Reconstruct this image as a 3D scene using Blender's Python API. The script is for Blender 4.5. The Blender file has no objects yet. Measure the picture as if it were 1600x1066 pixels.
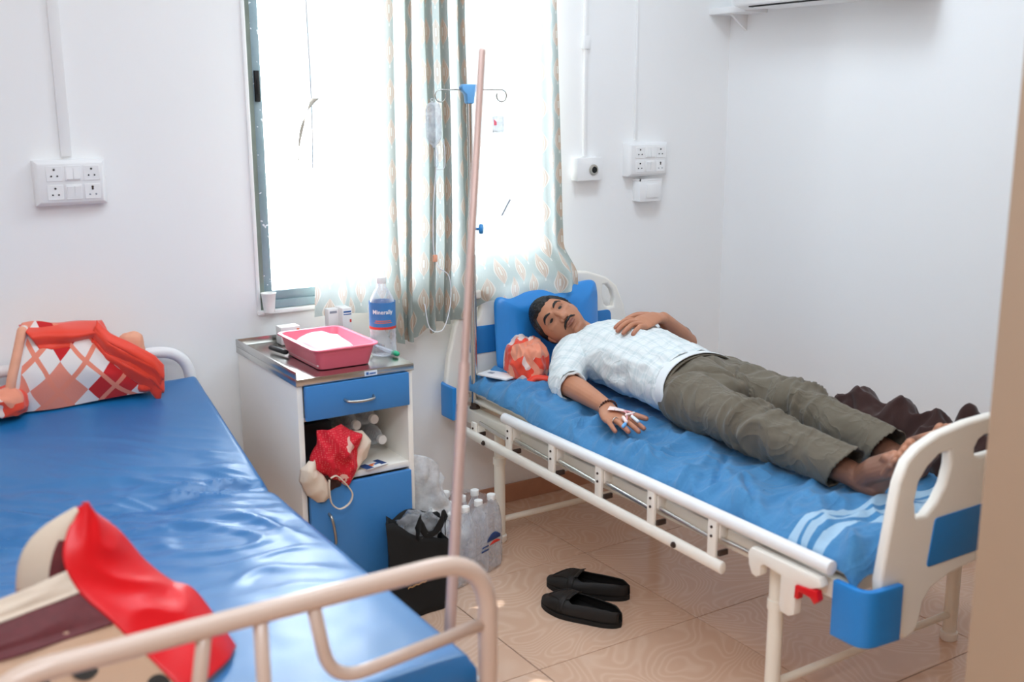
import bpy, bmesh, math, random
from mathutils import Vector, Matrix, noise, Quaternion
random.seed(7)
V = Vector
S = bpy.context.scene
COL = S.collection
PI = math.pi

# ------------------------------------------------------------------ camera
CAM_LOC = V((0.0, -3.556, 1.6))
CAM_ROT = Matrix(((0.84511051, 0.11923741, -0.52112442),
                  (-0.53457424, 0.18062572, -0.82559356),
                  (-0.00431316, 0.97629749, 0.21638994)))
cd = bpy.data.cameras.new('camera'); cam = bpy.data.objects.new('camera', cd); COL.objects.link(cam)
cam.matrix_world = Matrix.Translation(CAM_LOC) @ CAM_ROT.to_4x4()
cd.sensor_width = 36; cd.lens = 38.154; cd.clip_start = 0.05; cd.clip_end = 200
FOCUS = V((2.27, -0.33, 0.8))
cd.dof.use_dof = True
cd.dof.focus_distance = (FOCUS - CAM_LOC).dot(-(CAM_ROT.col[2]))
cd.dof.aperture_fstop = 2.3
S.camera = cam
IR, IU, IF = CAM_ROT.col[0].copy(), CAM_ROT.col[1].copy(), CAM_ROT.col[2].copy()

# ------------------------------------------------------------------ world, lights, exposure
w = bpy.data.worlds.new('world'); S.world = w; w.use_nodes = True
bg = w.node_tree.nodes['Background']
bg.inputs[0].default_value = (0.92, 0.965, 1.0, 1); bg.inputs[1].default_value = 14.0
def area(name, loc, rot, sx, sy, power, color, portal=False):
    l = bpy.data.lights.new(name, 'AREA'); l.shape = 'RECTANGLE'; l.size = sx; l.size_y = sy
    l.energy = power; l.color = color
    if portal: l.cycles.is_portal = True
    o = bpy.data.objects.new(name, l); COL.objects.link(o); o.location = loc; o.rotation_euler = rot
    return o
area('window_portal', (1.82, 0.30, 1.70), (-PI/2, 0, 0), 1.5, 1.8, 1, (1, 1, 1), True)
area('ceiling_light_front', (2.2, -1.1, 2.84), (0, 0, 0), 0.7, 0.5, 12, (0.74, 0.88, 1.0))
area('fill_light_middle', (0.9, -1.75, 2.84), (0, 0, 0), 1.5, 0.8, 14, (0.74, 0.88, 1.0))  # added fill panel, evens out the walls; no known fixture here
area('fill_light_rear', (-0.2, -3.5, 2.84), (0, 0, 0), 1.2, 0.8, 34, (0.84, 0.92, 1.0))  # unseen fill added behind the camera to lift the low areas
S.view_settings.view_transform = 'Standard'; S.view_settings.look = 'None'
S.view_settings.exposure = 0.66; S.view_settings.gamma = 1.0
S.view_settings.use_curve_mapping = False
S.cycles.use_denoising = True
S.cycles.max_bounces = 12; S.cycles.diffuse_bounces = 9; S.cycles.transmission_bounces = 8
S.cycles.transparent_max_bounces = 16; S.cycles.glossy_bounces = 4
S.cycles.sample_clamp_indirect = 6.0
S.cycles.caustics_reflective = False; S.cycles.caustics_refractive = False

# ------------------------------------------------------------------ materials
def srgb(r, g, b):
    f = lambda c: (c/255/12.92) if c/255 <= 0.04045 else ((c/255+0.055)/1.055)**2.4
    return (f(r), f(g), f(b), 1)
class NT:
    def __init__(s, name):
        s.m = bpy.data.materials.new(name); s.m.use_nodes = True; s.t = s.m.node_tree
        s.b = s.t.nodes['Principled BSDF']; s.out = s.t.nodes['Material Output']
    def n(s, kind, **kw):
        nd = s.t.nodes.new(kind)
        for k, v in kw.items():
            if k.startswith('i_'):
                key = k[2:]; key = int(key) if key.isdigit() else key.replace('_', ' ')
                nd.inputs[key].default_value = v
            else: setattr(nd, k, v)
        return nd
    def l(s, a, b): s.t.links.new(a, b)
    def math(s, op, a, b=None, c=None, clamp=False):
        nd = s.t.nodes.new('ShaderNodeMath'); nd.operation = op; nd.use_clamp = clamp
        for i, x in enumerate((a, b, c)):
            if x is None: continue
            if isinstance(x, (int, float)): nd.inputs[i].default_value = x
            else: s.l(x, nd.inputs[i])
        return nd.outputs[0]
    def mix(s, fac, a, b):
        nd = s.t.nodes.new('ShaderNodeMix'); nd.data_type = 'RGBA'
        for i, x in ((0, fac), (6, a), (7, b)):
            if isinstance(x, (int, float, tuple)): nd.inputs[i].default_value = x
            else: s.l(x, nd.inputs[i])
        return nd.outputs[2]
    def bump(s, h, strength=0.3, dist=0.002):
        bp = s.n('ShaderNodeBump'); bp.inputs['Strength'].default_value = strength; bp.inputs['Distance'].default_value = dist
        s.l(h, bp.inputs['Height']); s.l(bp.outputs[0], s.b.inputs['Normal'])
    def coord(s, which='Object'):
        return s.n('ShaderNodeTexCoord').outputs[which]
    def noise(s, vec, scale, detail=3, rough=0.5, dist=0.0):
        nd = s.n('ShaderNodeTexNoise'); nd.inputs['Scale'].default_value = scale; nd.inputs['Detail'].default_value = detail
        nd.inputs['Roughness'].default_value = rough; nd.inputs['Distortion'].default_value = dist
        s.l(vec, nd.inputs['Vector']); return nd.outputs[0]
    def sep(s, vec):
        nd = s.n('ShaderNodeSeparateXYZ'); s.l(vec, nd.inputs[0]); return nd.outputs
    def mapping(s, vec, scale=(1, 1, 1), rot=(0, 0, 0), loc=(0, 0, 0)):
        nd = s.n('ShaderNodeMapping'); nd.inputs['Scale'].default_value = scale
        nd.inputs['Rotation'].default_value = rot; nd.inputs['Location'].default_value = loc
        s.l(vec, nd.inputs[0]); return nd.outputs[0]
def pmat(name, col, rough=0.5, metal=0.0, var=0.06, vscale=6.0, bump=0.0, bscale=200.0, spec=0.5, trans=0.0, ior=1.45, alpha=1.0, sheen=0.0, coat=0.0, sss=0.0):
    """plain surface with slight procedural tonal variation and fine relief"""
    t = NT(name); b = t.b
    c = t.coord()
    nz = t.noise(c, vscale, 4)
    dark = tuple(x*(1-var) for x in col[:3]) + (1,); lite = tuple(min(1, x*(1+var)) for x in col[:3]) + (1,)
    t.l(t.mix(nz, dark, lite), b.inputs['Base Color'])
    b.inputs['Roughness'].default_value = rough; b.inputs['Metallic'].default_value = metal
    b.inputs['Specular IOR Level'].default_value = spec
    b.inputs['Transmission Weight'].default_value = trans; b.inputs['IOR'].default_value = ior
    b.inputs['Alpha'].default_value = alpha
    b.inputs['Sheen Weight'].default_value = sheen; b.inputs['Coat Weight'].default_value = coat
    if sss:
        b.inputs['Subsurface Weight'].default_value = sss; b.inputs['Subsurface Radius'].default_value = (0.012, 0.005, 0.003)
    if bump: t.bump(t.noise(c, bscale, 3), bump, 0.001)
    return t.m

M = {}
M['wall'] = pmat('wall_paint', srgb(241, 241, 241), 0.55, var=0.015, vscale=2, bump=0.12, bscale=60)
M['ceiling'] = pmat('ceiling_paint', srgb(240, 240, 240), 0.8, var=0.01)
M['near_wall'] = pmat('partition_paint', srgb(172, 146, 122), 0.6, var=0.02, vscale=3, bump=0.1, bscale=60)
M['white_plastic'] = pmat('white_plastic', srgb(238, 238, 238), 0.35, var=0.01)
M['cream_plastic'] = pmat('cream_plastic', srgb(243, 238, 228), 0.38, var=0.02)
M['cream_paint'] = pmat('cream_enamel', srgb(242, 236, 222), 0.35, var=0.02, coat=0.2)
M['pink_paint'] = pmat('ivory_enamel_tube', srgb(208, 184, 168), 0.3, var=0.015, coat=0.3)
M['pole_paint'] = pmat('pinkish_metal_pole', srgb(205, 176, 166), 0.35, metal=0.3, var=0.03)
M['black'] = pmat('black_hole', (0.006, 0.006, 0.006, 1), 0.6, var=0.0)
M['dark_hole'] = pmat('brass_dark_hole', srgb(70, 55, 48), 0.5, metal=0.3, var=0.1)
M['steel'] = pmat('stainless_steel', srgb(205, 203, 198), 0.24, 1.0, var=0.04, vscale=30)
M['brushed'] = pmat('brushed_steel', srgb(190, 186, 178), 0.33, 1.0, var=0.06, vscale=40)
M['bumper_blue'] = pmat('blue_moulded_plastic', srgb(36, 132, 208), 0.4, var=0.03)
M['panel_blue'] = pmat('blue_board_panel', srgb(40, 122, 188), 0.35, var=0.03)
M['cab_blue'] = pmat('cabinet_blue_laminate', srgb(64, 132, 196), 0.42, var=0.03)
M['cab_cream'] = pmat('cabinet_cream_steel', srgb(244, 241, 232), 0.45, var=0.02)
M['skin_dark'] = None
M['hair'] = pmat('black_hair', srgb(24, 20, 18), 0.45, var=0.3, vscale=120, bump=0.8, bscale=380)
M['red_plastic'] = pmat('red_plastic', srgb(215, 18, 28), 0.35)
M['pink_tray'] = pmat('pink_plastic', srgb(255, 120, 142), 0.32, var=0.02, sss=0.0)
M['white_cap'] = pmat('white_bottle_cap', srgb(240, 240, 238), 0.4, var=0.01)
M['paper'] = pmat('white_paper', srgb(240, 240, 238), 0.7, var=0.01)
M['print_blue'] = pmat('blue_print', srgb(40, 100, 170), 0.5)
M['label_blue'] = pmat('bottle_label_blue', srgb(66, 128, 190), 0.45)
M['print_orange'] = pmat('orange_print', srgb(232, 120, 60), 0.5)
M['print_grey'] = pmat('grey_print', srgb(150, 155, 165), 0.6)
M['print_red'] = pmat('red_print', srgb(215, 60, 50), 0.5)
M['print_gold'] = pmat('gold_print', srgb(180, 140, 90), 0.5)
M['print_navy'] = pmat('navy_print', srgb(36, 66, 120), 0.5)
M['black_fabric'] = pmat('black_fabric', srgb(22, 22, 22), 0.85, bump=0.4, bscale=500, var=0.2)
M['shoe'] = pmat('black_suede_leather', srgb(26, 23, 21), 0.6, bump=0.3, bscale=300, var=0.2)
M['shoe_sole'] = pmat('black_rubber_sole', srgb(16, 15, 14), 0.7)
M['bead'] = pmat('dark_wooden_bead', srgb(70, 32, 22), 0.35, var=0.3, vscale=90)
M['tape'] = pmat('pink_white_tape', srgb(246, 224, 220), 0.6)
M['cannula'] = pmat('pink_cannula_plastic', srgb(240, 170, 180), 0.35)
M['white_gloss'] = pmat('pale_blue_white_plastic', srgb(225, 235, 245), 0.3)
M['nail'] = pmat('fingernail', srgb(214, 160, 140), 0.3)
M['lips'] = pmat('lip_skin', srgb(150, 88, 76), 0.45)
M['eye_white'] = pmat('eye_white', srgb(215, 204, 196), 0.25)
M['iris'] = pmat('dark_iris', srgb(28, 17, 13), 0.15)
M['orange_cloth'] = pmat('orange_red_satin', srgb(238, 62, 34), 0.5, var=0.08, bump=0.3, bscale=400, sheen=0.3)
M['peach_cloth'] = pmat('peach_fleece', srgb(236, 170, 140), 0.8, var=0.15, vscale=20, bump=0.4, bscale=250)
M['brown_cloth'] = pmat('dark_brown_wool', srgb(56, 32, 28), 0.92, var=0.15, vscale=20, bump=0.35, bscale=400, sheen=0.15)
M['red_bag'] = pmat('glossy_red_bag_side', srgb(222, 10, 22), 0.38, var=0.05, bump=0.15, bscale=60)
M['linen'] = pmat('cream_linen', srgb(225, 208, 188), 0.85, var=0.04, bump=0.4, bscale=500)
M['shelf_dark'] = pmat('dark_plastic', srgb(28, 28, 30), 0.4)
M['grey_frame'] = None
M['pillow'] = pmat('blue_vinyl_pillow', srgb(46, 136, 212), 0.34, var=0.03, coat=0.2)
M['green'] = pmat('green_plastic', srgb(40, 180, 130), 0.35)
M['pvc_white'] = pmat('pvc_conduit', srgb(236, 236, 236), 0.4, var=0.01)
M['light_blue_plastic'] = pmat('light_blue_plastic', srgb(110, 176, 232), 0.35)
M['knob_blue'] = pmat('blue_knob_plastic', srgb(52, 138, 205), 0.3)

def mk_clear(name, tint=(0.95, 0.97, 1, 1), rough=0.05, alpha=0.35):
    """thin clear plastic: mix of transparent and glossy"""
    t = NT(name); t.t.nodes.remove(t.b)
    tr = t.n('ShaderNodeBsdfTransparent'); tr.inputs[0].default_value = tint
    gl = t.n('ShaderNodeBsdfPrincipled'); gl.inputs['Base Color'].default_value = (0.85, 0.88, 0.92, 1); gl.inputs['Roughness'].default_value = rough
    lw = t.n('ShaderNodeLayerWeight'); lw.inputs[0].default_value = 0.35
    nz = t.noise(t.coord(), 40, 2)
    f = t.math('ADD', t.math('MULTIPLY', lw.outputs['Facing'], 1.0 - alpha), t.math('MULTIPLY', nz, alpha), clamp=True)
    mx = t.n('ShaderNodeMixShader'); t.l(f, mx.inputs[0]); t.l(tr.outputs[0], mx.inputs[1]); t.l(gl.outputs[0], mx.inputs[2])
    t.l(mx.outputs[0], t.out.inputs[0]); return t.m
M['clear'] = mk_clear('clear_plastic', alpha=0.25)
def mk_film(name, white, gloss):
    t = NT(name); t.t.nodes.remove(t.b)
    tr = t.n('ShaderNodeBsdfTransparent'); tr.inputs[0].default_value = (0.97, 0.98, 0.99, 1)
    df = t.n('ShaderNodeBsdfDiffuse'); df.inputs[0].default_value = (0.9, 0.92, 0.94, 1)
    tl = t.n('ShaderNodeBsdfTranslucent'); tl.inputs[0].default_value = (0.9, 0.92, 0.94, 1)
    gl = t.n('ShaderNodeBsdfGlossy'); gl.inputs['Roughness'].default_value = 0.16
    m1 = t.n('ShaderNodeMixShader'); m1.inputs[0].default_value = 0.5; t.l(df.outputs[0], m1.inputs[1]); t.l(tl.outputs[0], m1.inputs[2])
    nzv = t.noise(t.coord(), 30, 3); f = t.math('MULTIPLY', nzv, white*2, clamp=True)
    m2 = t.n('ShaderNodeMixShader'); t.l(f, m2.inputs[0]); t.l(tr.outputs[0], m2.inputs[1]); t.l(m1.outputs[0], m2.inputs[2])
    lw = t.n('ShaderNodeLayerWeight'); lw.inputs[0].default_value = 0.3; g = t.math('MULTIPLY', lw.outputs['Facing'], gloss)
    m3 = t.n('ShaderNodeMixShader'); t.l(g, m3.inputs[0]); t.l(m2.outputs[0], m3.inputs[1]); t.l(gl.outputs[0], m3.inputs[2])
    t.l(m3.outputs[0], t.out.inputs[0]); return t.m
M['film'] = mk_film('shrink_film', 0.30, 0.4)
M['bag_film'] = mk_film('white_carrier_film', 0.75, 0.3)
M['drip'] = mk_clear('drip_bag_plastic', (0.92, 0.94, 0.96, 1), 0.1, alpha=0.6)
M['tube'] = pmat('drip_tube_plastic', srgb(232, 236, 242), 0.2, var=0.01)
def glass_mat():
    t = NT('window_glass'); t.t.nodes.remove(t.b)
    tr = t.n('ShaderNodeBsdfTransparent'); tr.inputs[0].default_value = (0.93, 0.96, 0.97, 1)
    gl = t.n('ShaderNodeBsdfGlossy'); gl.inputs['Roughness'].default_value = 0.02
    lw = t.n('ShaderNodeLayerWeight'); lw.inputs[0].default_value = 0.12
    mx = t.n('ShaderNodeMixShader'); t.l(lw.outputs['Fresnel'], mx.inputs[0]); t.l(tr.outputs[0], mx.inputs[1]); t.l(gl.outputs[0], mx.inputs[2])
    t.l(mx.outputs[0], t.out.inputs[0]); return t.m
M['glass'] = glass_mat()

def frame_mat():
    t = NT('weathered_aluminium_frame'); c = t.coord()
    n1 = t.noise(c, 9, 5, 0.6); n2 = t.noise(t.mapping(c, (1, 1, 0.3)), 60, 3)
    base = t.mix(n1, srgb(112, 138, 146), srgb(160, 178, 188))
    sp = t.math('GREATER_THAN', t.noise(c, 55, 1), 0.72)
    t.l(t.mix(sp, base, srgb(225, 232, 236)), t.b.inputs['Base Color'])
    t.b.inputs['Metallic'].default_value = 0.3; t.b.inputs['Roughness'].default_value = 0.5
    t.bump(n2, 0.2, 0.001); return t.m
M['grey_frame'] = frame_mat()
M['granite'] = pmat('green_brown_stone_reveal', srgb(118, 128, 120), 0.5, var=0.3, vscale=14, bump=0.3)

def skin_mat():
    t = NT('brown_skin'); c = t.coord()
    n1 = t.noise(c, 14, 4); n2 = t.noise(c, 260, 2)
    at = t.n('ShaderNodeAttribute'); at.attribute_name = 'tint'
    sp = t.n('ShaderNodeSeparateColor'); t.l(at.outputs['Color'], sp.inputs[0])
    base = t.mix(n1, srgb(180, 120, 90), srgb(200, 140, 108))
    base = t.mix(sp.outputs[0], base, srgb(150, 84, 72))        # lips, knuckles
    base = t.mix(sp.outputs[1], base, srgb(92, 60, 48))          # around the eyes, stubble
    base = t.mix(sp.outputs[2], base, srgb(108, 74, 60))         # feet
    t.l(base, t.b.inputs['Base Color']); t.b.inputs['Roughness'].default_value = 0.48
    t.b.inputs['Subsurface Weight'].default_value = 0.0
    t.bump(n2, 0.15, 0.0006); return t.m
M['skin'] = skin_mat()

def floor_mat():
    """glossy vitrified tile with swirling wood-like rings"""
    t = NT('swirl_tile'); c = t.coord()
    oi = t.n('ShaderNodeObjectInfo')
    off = t.n('ShaderNodeVectorMath'); off.operation = 'SCALE'; cmb = t.n('ShaderNodeCombineXYZ')
    t.l(oi.outputs['Random'], cmb.inputs[0]); t.l(oi.outputs['Random'], cmb.inputs[1])
    t.l(cmb.outputs[0], off.inputs[0]); off.inputs['Scale'].default_value = 7.0
    ad = t.n('ShaderNodeVectorMath'); ad.operation = 'ADD'; t.l(c, ad.inputs[0]); t.l(off.outputs[0], ad.inputs[1])
    n1 = t.noise(ad.outputs[0], 3.2, 1.5, 0.45, 0.6)
    rings = t.math('FRACT', t.math('MULTIPLY', n1, 26.0))
    line = t.math('SMOOTH_MIN', t.math('ABSOLUTE', t.math('SUBTRACT', rings, 0.5)), 0.3, 0.1)
    f = t.math('MULTIPLY', line, 2.6, clamp=True)
    n2 = t.noise(c, 2.0, 3)
    base = t.mix(n2, srgb(206, 168, 142), srgb(218, 180, 154))
    base = t.mix(f, t.mix(0.45, base, srgb(234, 206, 184)), base)
    t.l(base, t.b.inputs['Base Color']); t.b.inputs['Roughness'].default_value = 0.20; t.b.inputs['Coat Weight'].default_value = 0.3
    t.b.inputs['Specular IOR Level'].default_value = 0.5
    return t.m
M['tile'] = floor_mat()
M['grout'] = pmat('dark_grout', srgb(96, 74, 62), 0.8)
M['skirting'] = pmat('brown_skirting_tile', srgb(182, 134, 108), 0.35, var=0.12, vscale=22)

def vinyl_mat():
    t = NT('glossy_blue_vinyl'); c = t.coord()
    n1 = t.noise(c, 3, 3)
    t.l(t.mix(n1, srgb(10, 96, 158), srgb(20, 116, 176)), t.b.inputs['Base Color'])
    t.b.inputs['Roughness'].default_value = 0.42; t.b.inputs['Specular IOR Level'].default_value = 0.85
    t.b.inputs['Coat Weight'].default_value = 0.5; t.b.inputs['Coat Roughness'].default_value = 0.34
    t.bump(t.noise(c, 500, 2), 0.08, 0.0005); return t.m
M['vinyl'] = vinyl_mat()

def sheet_mat():
    """blue woven sheet, three white woven bands near the foot (UV v is metres along the bed)"""
    t = NT('blue_woven_sheet'); uv = t.coord('UV'); c = t.coord()
    s = t.sep(uv); v = s[1]
    nz = t.noise(c, 7, 3)
    vv = t.math('ADD', v, t.math('MULTIPLY', t.math('SUBTRACT', nz, 0.5), 0.02))
    def band(a, b):
        return t.math('MULTIPLY', t.math('GREATER_THAN', vv, a), t.math('LESS_THAN', vv, b))
    m = t.math('ADD', band(1.755, 1.785), t.math('ADD', band(1.797, 1.815), band(1.832, 1.862)))
    w1 = t.noise(t.mapping(c, (300, 14, 40)), 1.0, 2); w2 = t.noise(t.mapping(c, (14, 260, 40)), 1.0, 2)
    base = t.mix(t.math('MULTIPLY', w1, w2), srgb(44, 112, 166), srgb(92, 156, 198))
    patch = t.noise(c, 4, 3)
    base = t.mix(t.math('MULTIPLY', patch, 0.5), base, srgb(68, 140, 190))
    t.l(t.mix(t.math('MULTIPLY', m, 0.72), base, srgb(186, 214, 232)), t.b.inputs['Base Color'])
    t.b.inputs['Roughness'].default_value = 0.75; t.b.inputs['Sheen Weight'].default_value = 0.15
    t.bump(t.noise(c, 420, 2), 0.25, 0.0008); return t.m
M['sheet'] = sheet_mat()

def curtain_mat():
    """teal translucent curtain with staggered ogee medallions (UV in metres)"""
    t = NT('ogee_print_curtain'); t.t.nodes.remove(t.b); uv = t.coord('UV'); s = t.sep(uv)
    CW, CH = 0.090, 0.136
    def medallion(ou, ov):
        u = t.math('SUBTRACT', t.math('FRACT', t.math('ADD', t.math('DIVIDE', s[0], CW), ou)), 0.5)
        v = t.math('SUBTRACT', t.math('FRACT', t.math('ADD', t.math('DIVIDE', s[1], CH), ov)), 0.5)
        vv = t.math('MULTIPLY', v, 2.9)                                   # -1.35..1.35
        body = t.math('SUBTRACT', 1.0, t.math('POWER', t.math('ABSOLUTE', vv), 1.6))
        body = t.math('MAXIMUM', body, 0.001)
        skew = t.math('MULTIPLY', body, t.math('ADD', 0.235, t.math('MULTIPLY', v, -0.12)))
        d = t.math('DIVIDE', t.math('ABSOLUTE', u), skew)
        inside = t.math('MULTIPLY', t.math('LESS_THAN', d, 1.0), t.math('LESS_THAN', t.math('ABSOLUTE', vv), 1.0))
        rim = t.math('MULTIPLY', inside, t.math('GREATER_THAN', d, 0.80))
        ring2 = t.math('MULTIPLY', inside, t.math('MULTIPLY', t.math('GREATER_THAN', d, 0.42), t.math('LESS_THAN', d, 0.52)))
        core = t.math('MULTIPLY', t.math('LESS_THAN', t.math('ABSOLUTE', u), 0.035), t.math('LESS_THAN', t.math('ABSOLUTE', vv), 0.3))
        drop = t.math('MULTIPLY', t.math('LESS_THAN', t.math('ABSOLUTE', u), 0.03), t.math('MULTIPLY', t.math('LESS_THAN', vv, -1.0), t.math('GREATER_THAN', vv, -1.22)))
        light = t.math('MAXIMUM', t.math('MAXIMUM', rim, ring2), t.math('MAXIMUM', core, drop))
        return inside, light
    i1, l1 = medallion(0.0, 0.0); i2, l2 = medallion(0.5, 0.5)
    ins = t.math('MAXIMUM', i1, i2); lit = t.math('MAXIMUM', l1, l2)
    weave = t.noise(t.mapping(uv, (500, 60, 1)), 1.0, 2)
    base = t.mix(weave, srgb(152, 160, 154), srgb(168, 176, 170))
    col = t.mix(ins, base, srgb(184, 158, 136)); col = t.mix(t.math('MULTIPLY', lit, 0.7), col, srgb(208, 206, 196))
    df = t.n('ShaderNodeBsdfDiffuse'); tl = t.n('ShaderNodeBsdfTranslucent')
    t.l(col, df.inputs[0])
    tc = t.mix(0.55, col, (0.8, 0.86, 0.9, 1)); t.l(tc, tl.inputs[0])
    mx = t.n('ShaderNodeMixShader'); mx.inputs[0].default_value = 0.15
    t.l(df.outputs[0], mx.inputs[1]); t.l(tl.outputs[0], mx.inputs[2]); t.l(mx.outputs[0], t.out.inputs[0])
    return t.m
M['curtain'] = curtain_mat()

def plaid_mat():
    t = NT('pale_checked_cotton'); uv = t.coord('UV'); s = t.sep(uv)
    def lines(x, sp, wd, off=0.0):
        f = t.math('ABSOLUTE', t.math('SUBTRACT', t.math('FRACT', t.math('ADD', t.math('DIVIDE', x, sp), off)), 0.5))
        return t.math('LESS_THAN', f, wd)
    a = t.math('MULTIPLY', t.math('ADD', lines(s[0], 0.042, 0.13), lines(s[0], 0.042, 0.04, 0.3)), 0.5)
    b = t.math('MULTIPLY', t.math('ADD', lines(s[1], 0.042, 0.13), lines(s[1], 0.042, 0.04, 0.3)), 0.5)
    m = t.math('MULTIPLY', t.math('ADD', a, b), 0.5, clamp=True)
    base = t.mix(t.noise(t.coord(), 60, 3), srgb(222, 228, 228), srgb(232, 236, 236))
    t.l(t.mix(m, base, srgb(176, 196, 200)), t.b.inputs['Base Color'])
    t.b.inputs['Roughness'].default_value = 0.85; t.bump(t.noise(t.coord(), 600, 2), 0.15, 0.0005); return t.m
M['plaid'] = plaid_mat()
M['shirt_plain'] = pmat('white_cotton_hem', srgb(228, 232, 234), 0.85, var=0.03, bump=0.1, bscale=400)
def creased(m, sc, dist, stretch=(1, 1, 1), strength=0.8):
    """fine cloth creases as relief on top of the modelled folds"""
    nt = m.node_tree; b = nt.nodes['Principled BSDF']; tc = nt.nodes.new('ShaderNodeTexCoord')
    mp = nt.nodes.new('ShaderNodeMapping'); mp.inputs['Scale'].default_value = stretch; nt.links.new(tc.outputs['Object'], mp.inputs[0])
    n = nt.nodes.new('ShaderNodeTexNoise'); n.inputs['Scale'].default_value = sc; n.inputs['Detail'].default_value = 2.5; n.inputs['Distortion'].default_value = 1.1
    nt.links.new(mp.outputs[0], n.inputs['Vector'])
    def mth(op, x, y):
        q = nt.nodes.new('ShaderNodeMath'); q.operation = op; nt.links.new(x, q.inputs[0]); q.inputs[1].default_value = y; return q.outputs[0]
    a = mth('ABSOLUTE', mth('SUBTRACT', n.outputs[0], 0.5), 0); a = mth('POWER', mth('MULTIPLY', a, 3.0), 0.6)
    bp = nt.nodes.new('ShaderNodeBump'); bp.inputs['Strength'].default_value = strength; bp.inputs['Distance'].default_value = dist; bp.invert = True
    nt.links.new(a, bp.inputs['Height'])
    old = b.inputs['Normal'].links
    if old: nt.links.new(old[0].from_socket, bp.inputs['Normal'])
    nt.links.new(bp.outputs[0], b.inputs['Normal'])
M['trouser'] = pmat('olive_grey_twill', srgb(106, 97, 82), 0.8, var=0.05, vscale=10, bump=0.25, bscale=600, sheen=0.15)

creased(M['trouser'], 7, .010, (1.6, 1.1, 1), 0.7); creased(M['plaid'], 9, .006, (1.3, 1, 1), 0.6); creased(M['sheet'], 6, .008, (.8, 1.4, 1), 0.6)
def argyle_mat(name='argyle_fleece', sx=0.17, sz=0.19):
    t = NT(name); uv = t.coord('UV'); s = t.sep(uv)
    a = t.math('ADD', t.math('DIVIDE', s[0], sx), t.math('DIVIDE', s[1], sz)); b = t.math('SUBTRACT', t.math('DIVIDE', s[0], sx), t.math('DIVIDE', s[1], sz))
    fa = t.math('FLOOR', a); fb = t.math('FLOOR', b)
    par = t.math('MODULO', t.math('ADD', t.math('ADD', fa, fb), 100.0), 2.0)
    par2 = t.math('MODULO', t.math('ADD', fa, 100.0), 3.0)
    col = t.mix(par, srgb(236, 226, 220), t.mix(t.math('GREATER_THAN', par2, 0.5), srgb(204, 26, 30), srgb(232, 140, 118)))
    la = t.math('LESS_THAN', t.math('ABSOLUTE', t.math('SUBTRACT', t.math('FRACT', t.math('ADD', a, 0.5)), 0.5)), 0.0)
    l1 = t.math('LESS_THAN', t.math('ABSOLUTE', t.math('SUBTRACT', t.math('FRACT', a), 0.5)), 0.06)
    l2 = t.math('LESS_THAN', t.math('ABSOLUTE', t.math('SUBTRACT', t.math('FRACT', b), 0.5)), 0.06)
    col = t.mix(t.math('MAXIMUM', l1, l2), col, srgb(236, 138, 112))
    t.l(col, t.b.inputs['Base Color']); t.b.inputs['Roughness'].default_value = 0.9
    t.b.inputs['Sheen Weight'].default_value = 0.3; t.bump(t.noise(t.coord(), 260, 3), 0.4, 0.0015); return t.m
M['argyle'] = argyle_mat()
def redprint_mat():
    t = NT('red_dotted_cloth'); c = t.coord()
    vo = t.n('ShaderNodeTexVoronoi'); vo.inputs['Scale'].default_value = 160; vo.inputs['Randomness'].default_value = 0.1; t.l(c, vo.inputs['Vector'])
    dots = t.math('LESS_THAN', vo.outputs['Distance'], 0.28)
    fl = t.math('GREATER_THAN', t.noise(c, 17, 2), 0.63)
    col = t.mix(t.math('MULTIPLY', dots, 0.45), srgb(214, 22, 44), srgb(244, 150, 140)); col = t.mix(fl, col, srgb(240, 190, 176))
    t.l(col, t.b.inputs['Base Color']); t.b.inputs['Roughness'].default_value = 0.8; return t.m
M['redprint'] = redprint_mat()
def fleece_mix():
    t = NT('orange_pink_white_fleece'); c = t.coord()
    n1 = t.noise(c, 6.5, 1.5, 0.4, 1.2); n2 = t.noise(t.mapping(c, loc=(3, 1, 5)), 9, 1, 0.4, 0.8)
    col = t.mix(t.math('GREATER_THAN', n1, 0.50), srgb(240, 72, 44), srgb(240, 214, 204))
    col = t.mix(t.math('GREATER_THAN', n2, 0.58), col, srgb(236, 150, 120))
    t.l(col, t.b.inputs['Base Color']); t.b.inputs['Roughness'].default_value = 0.85
    t.b.inputs['Sheen Weight'].default_value = 0.3; t.bump(t.noise(c, 260, 3), 0.4, 0.0015); return t.m
M['fleece'] = fleece_mix()

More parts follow.
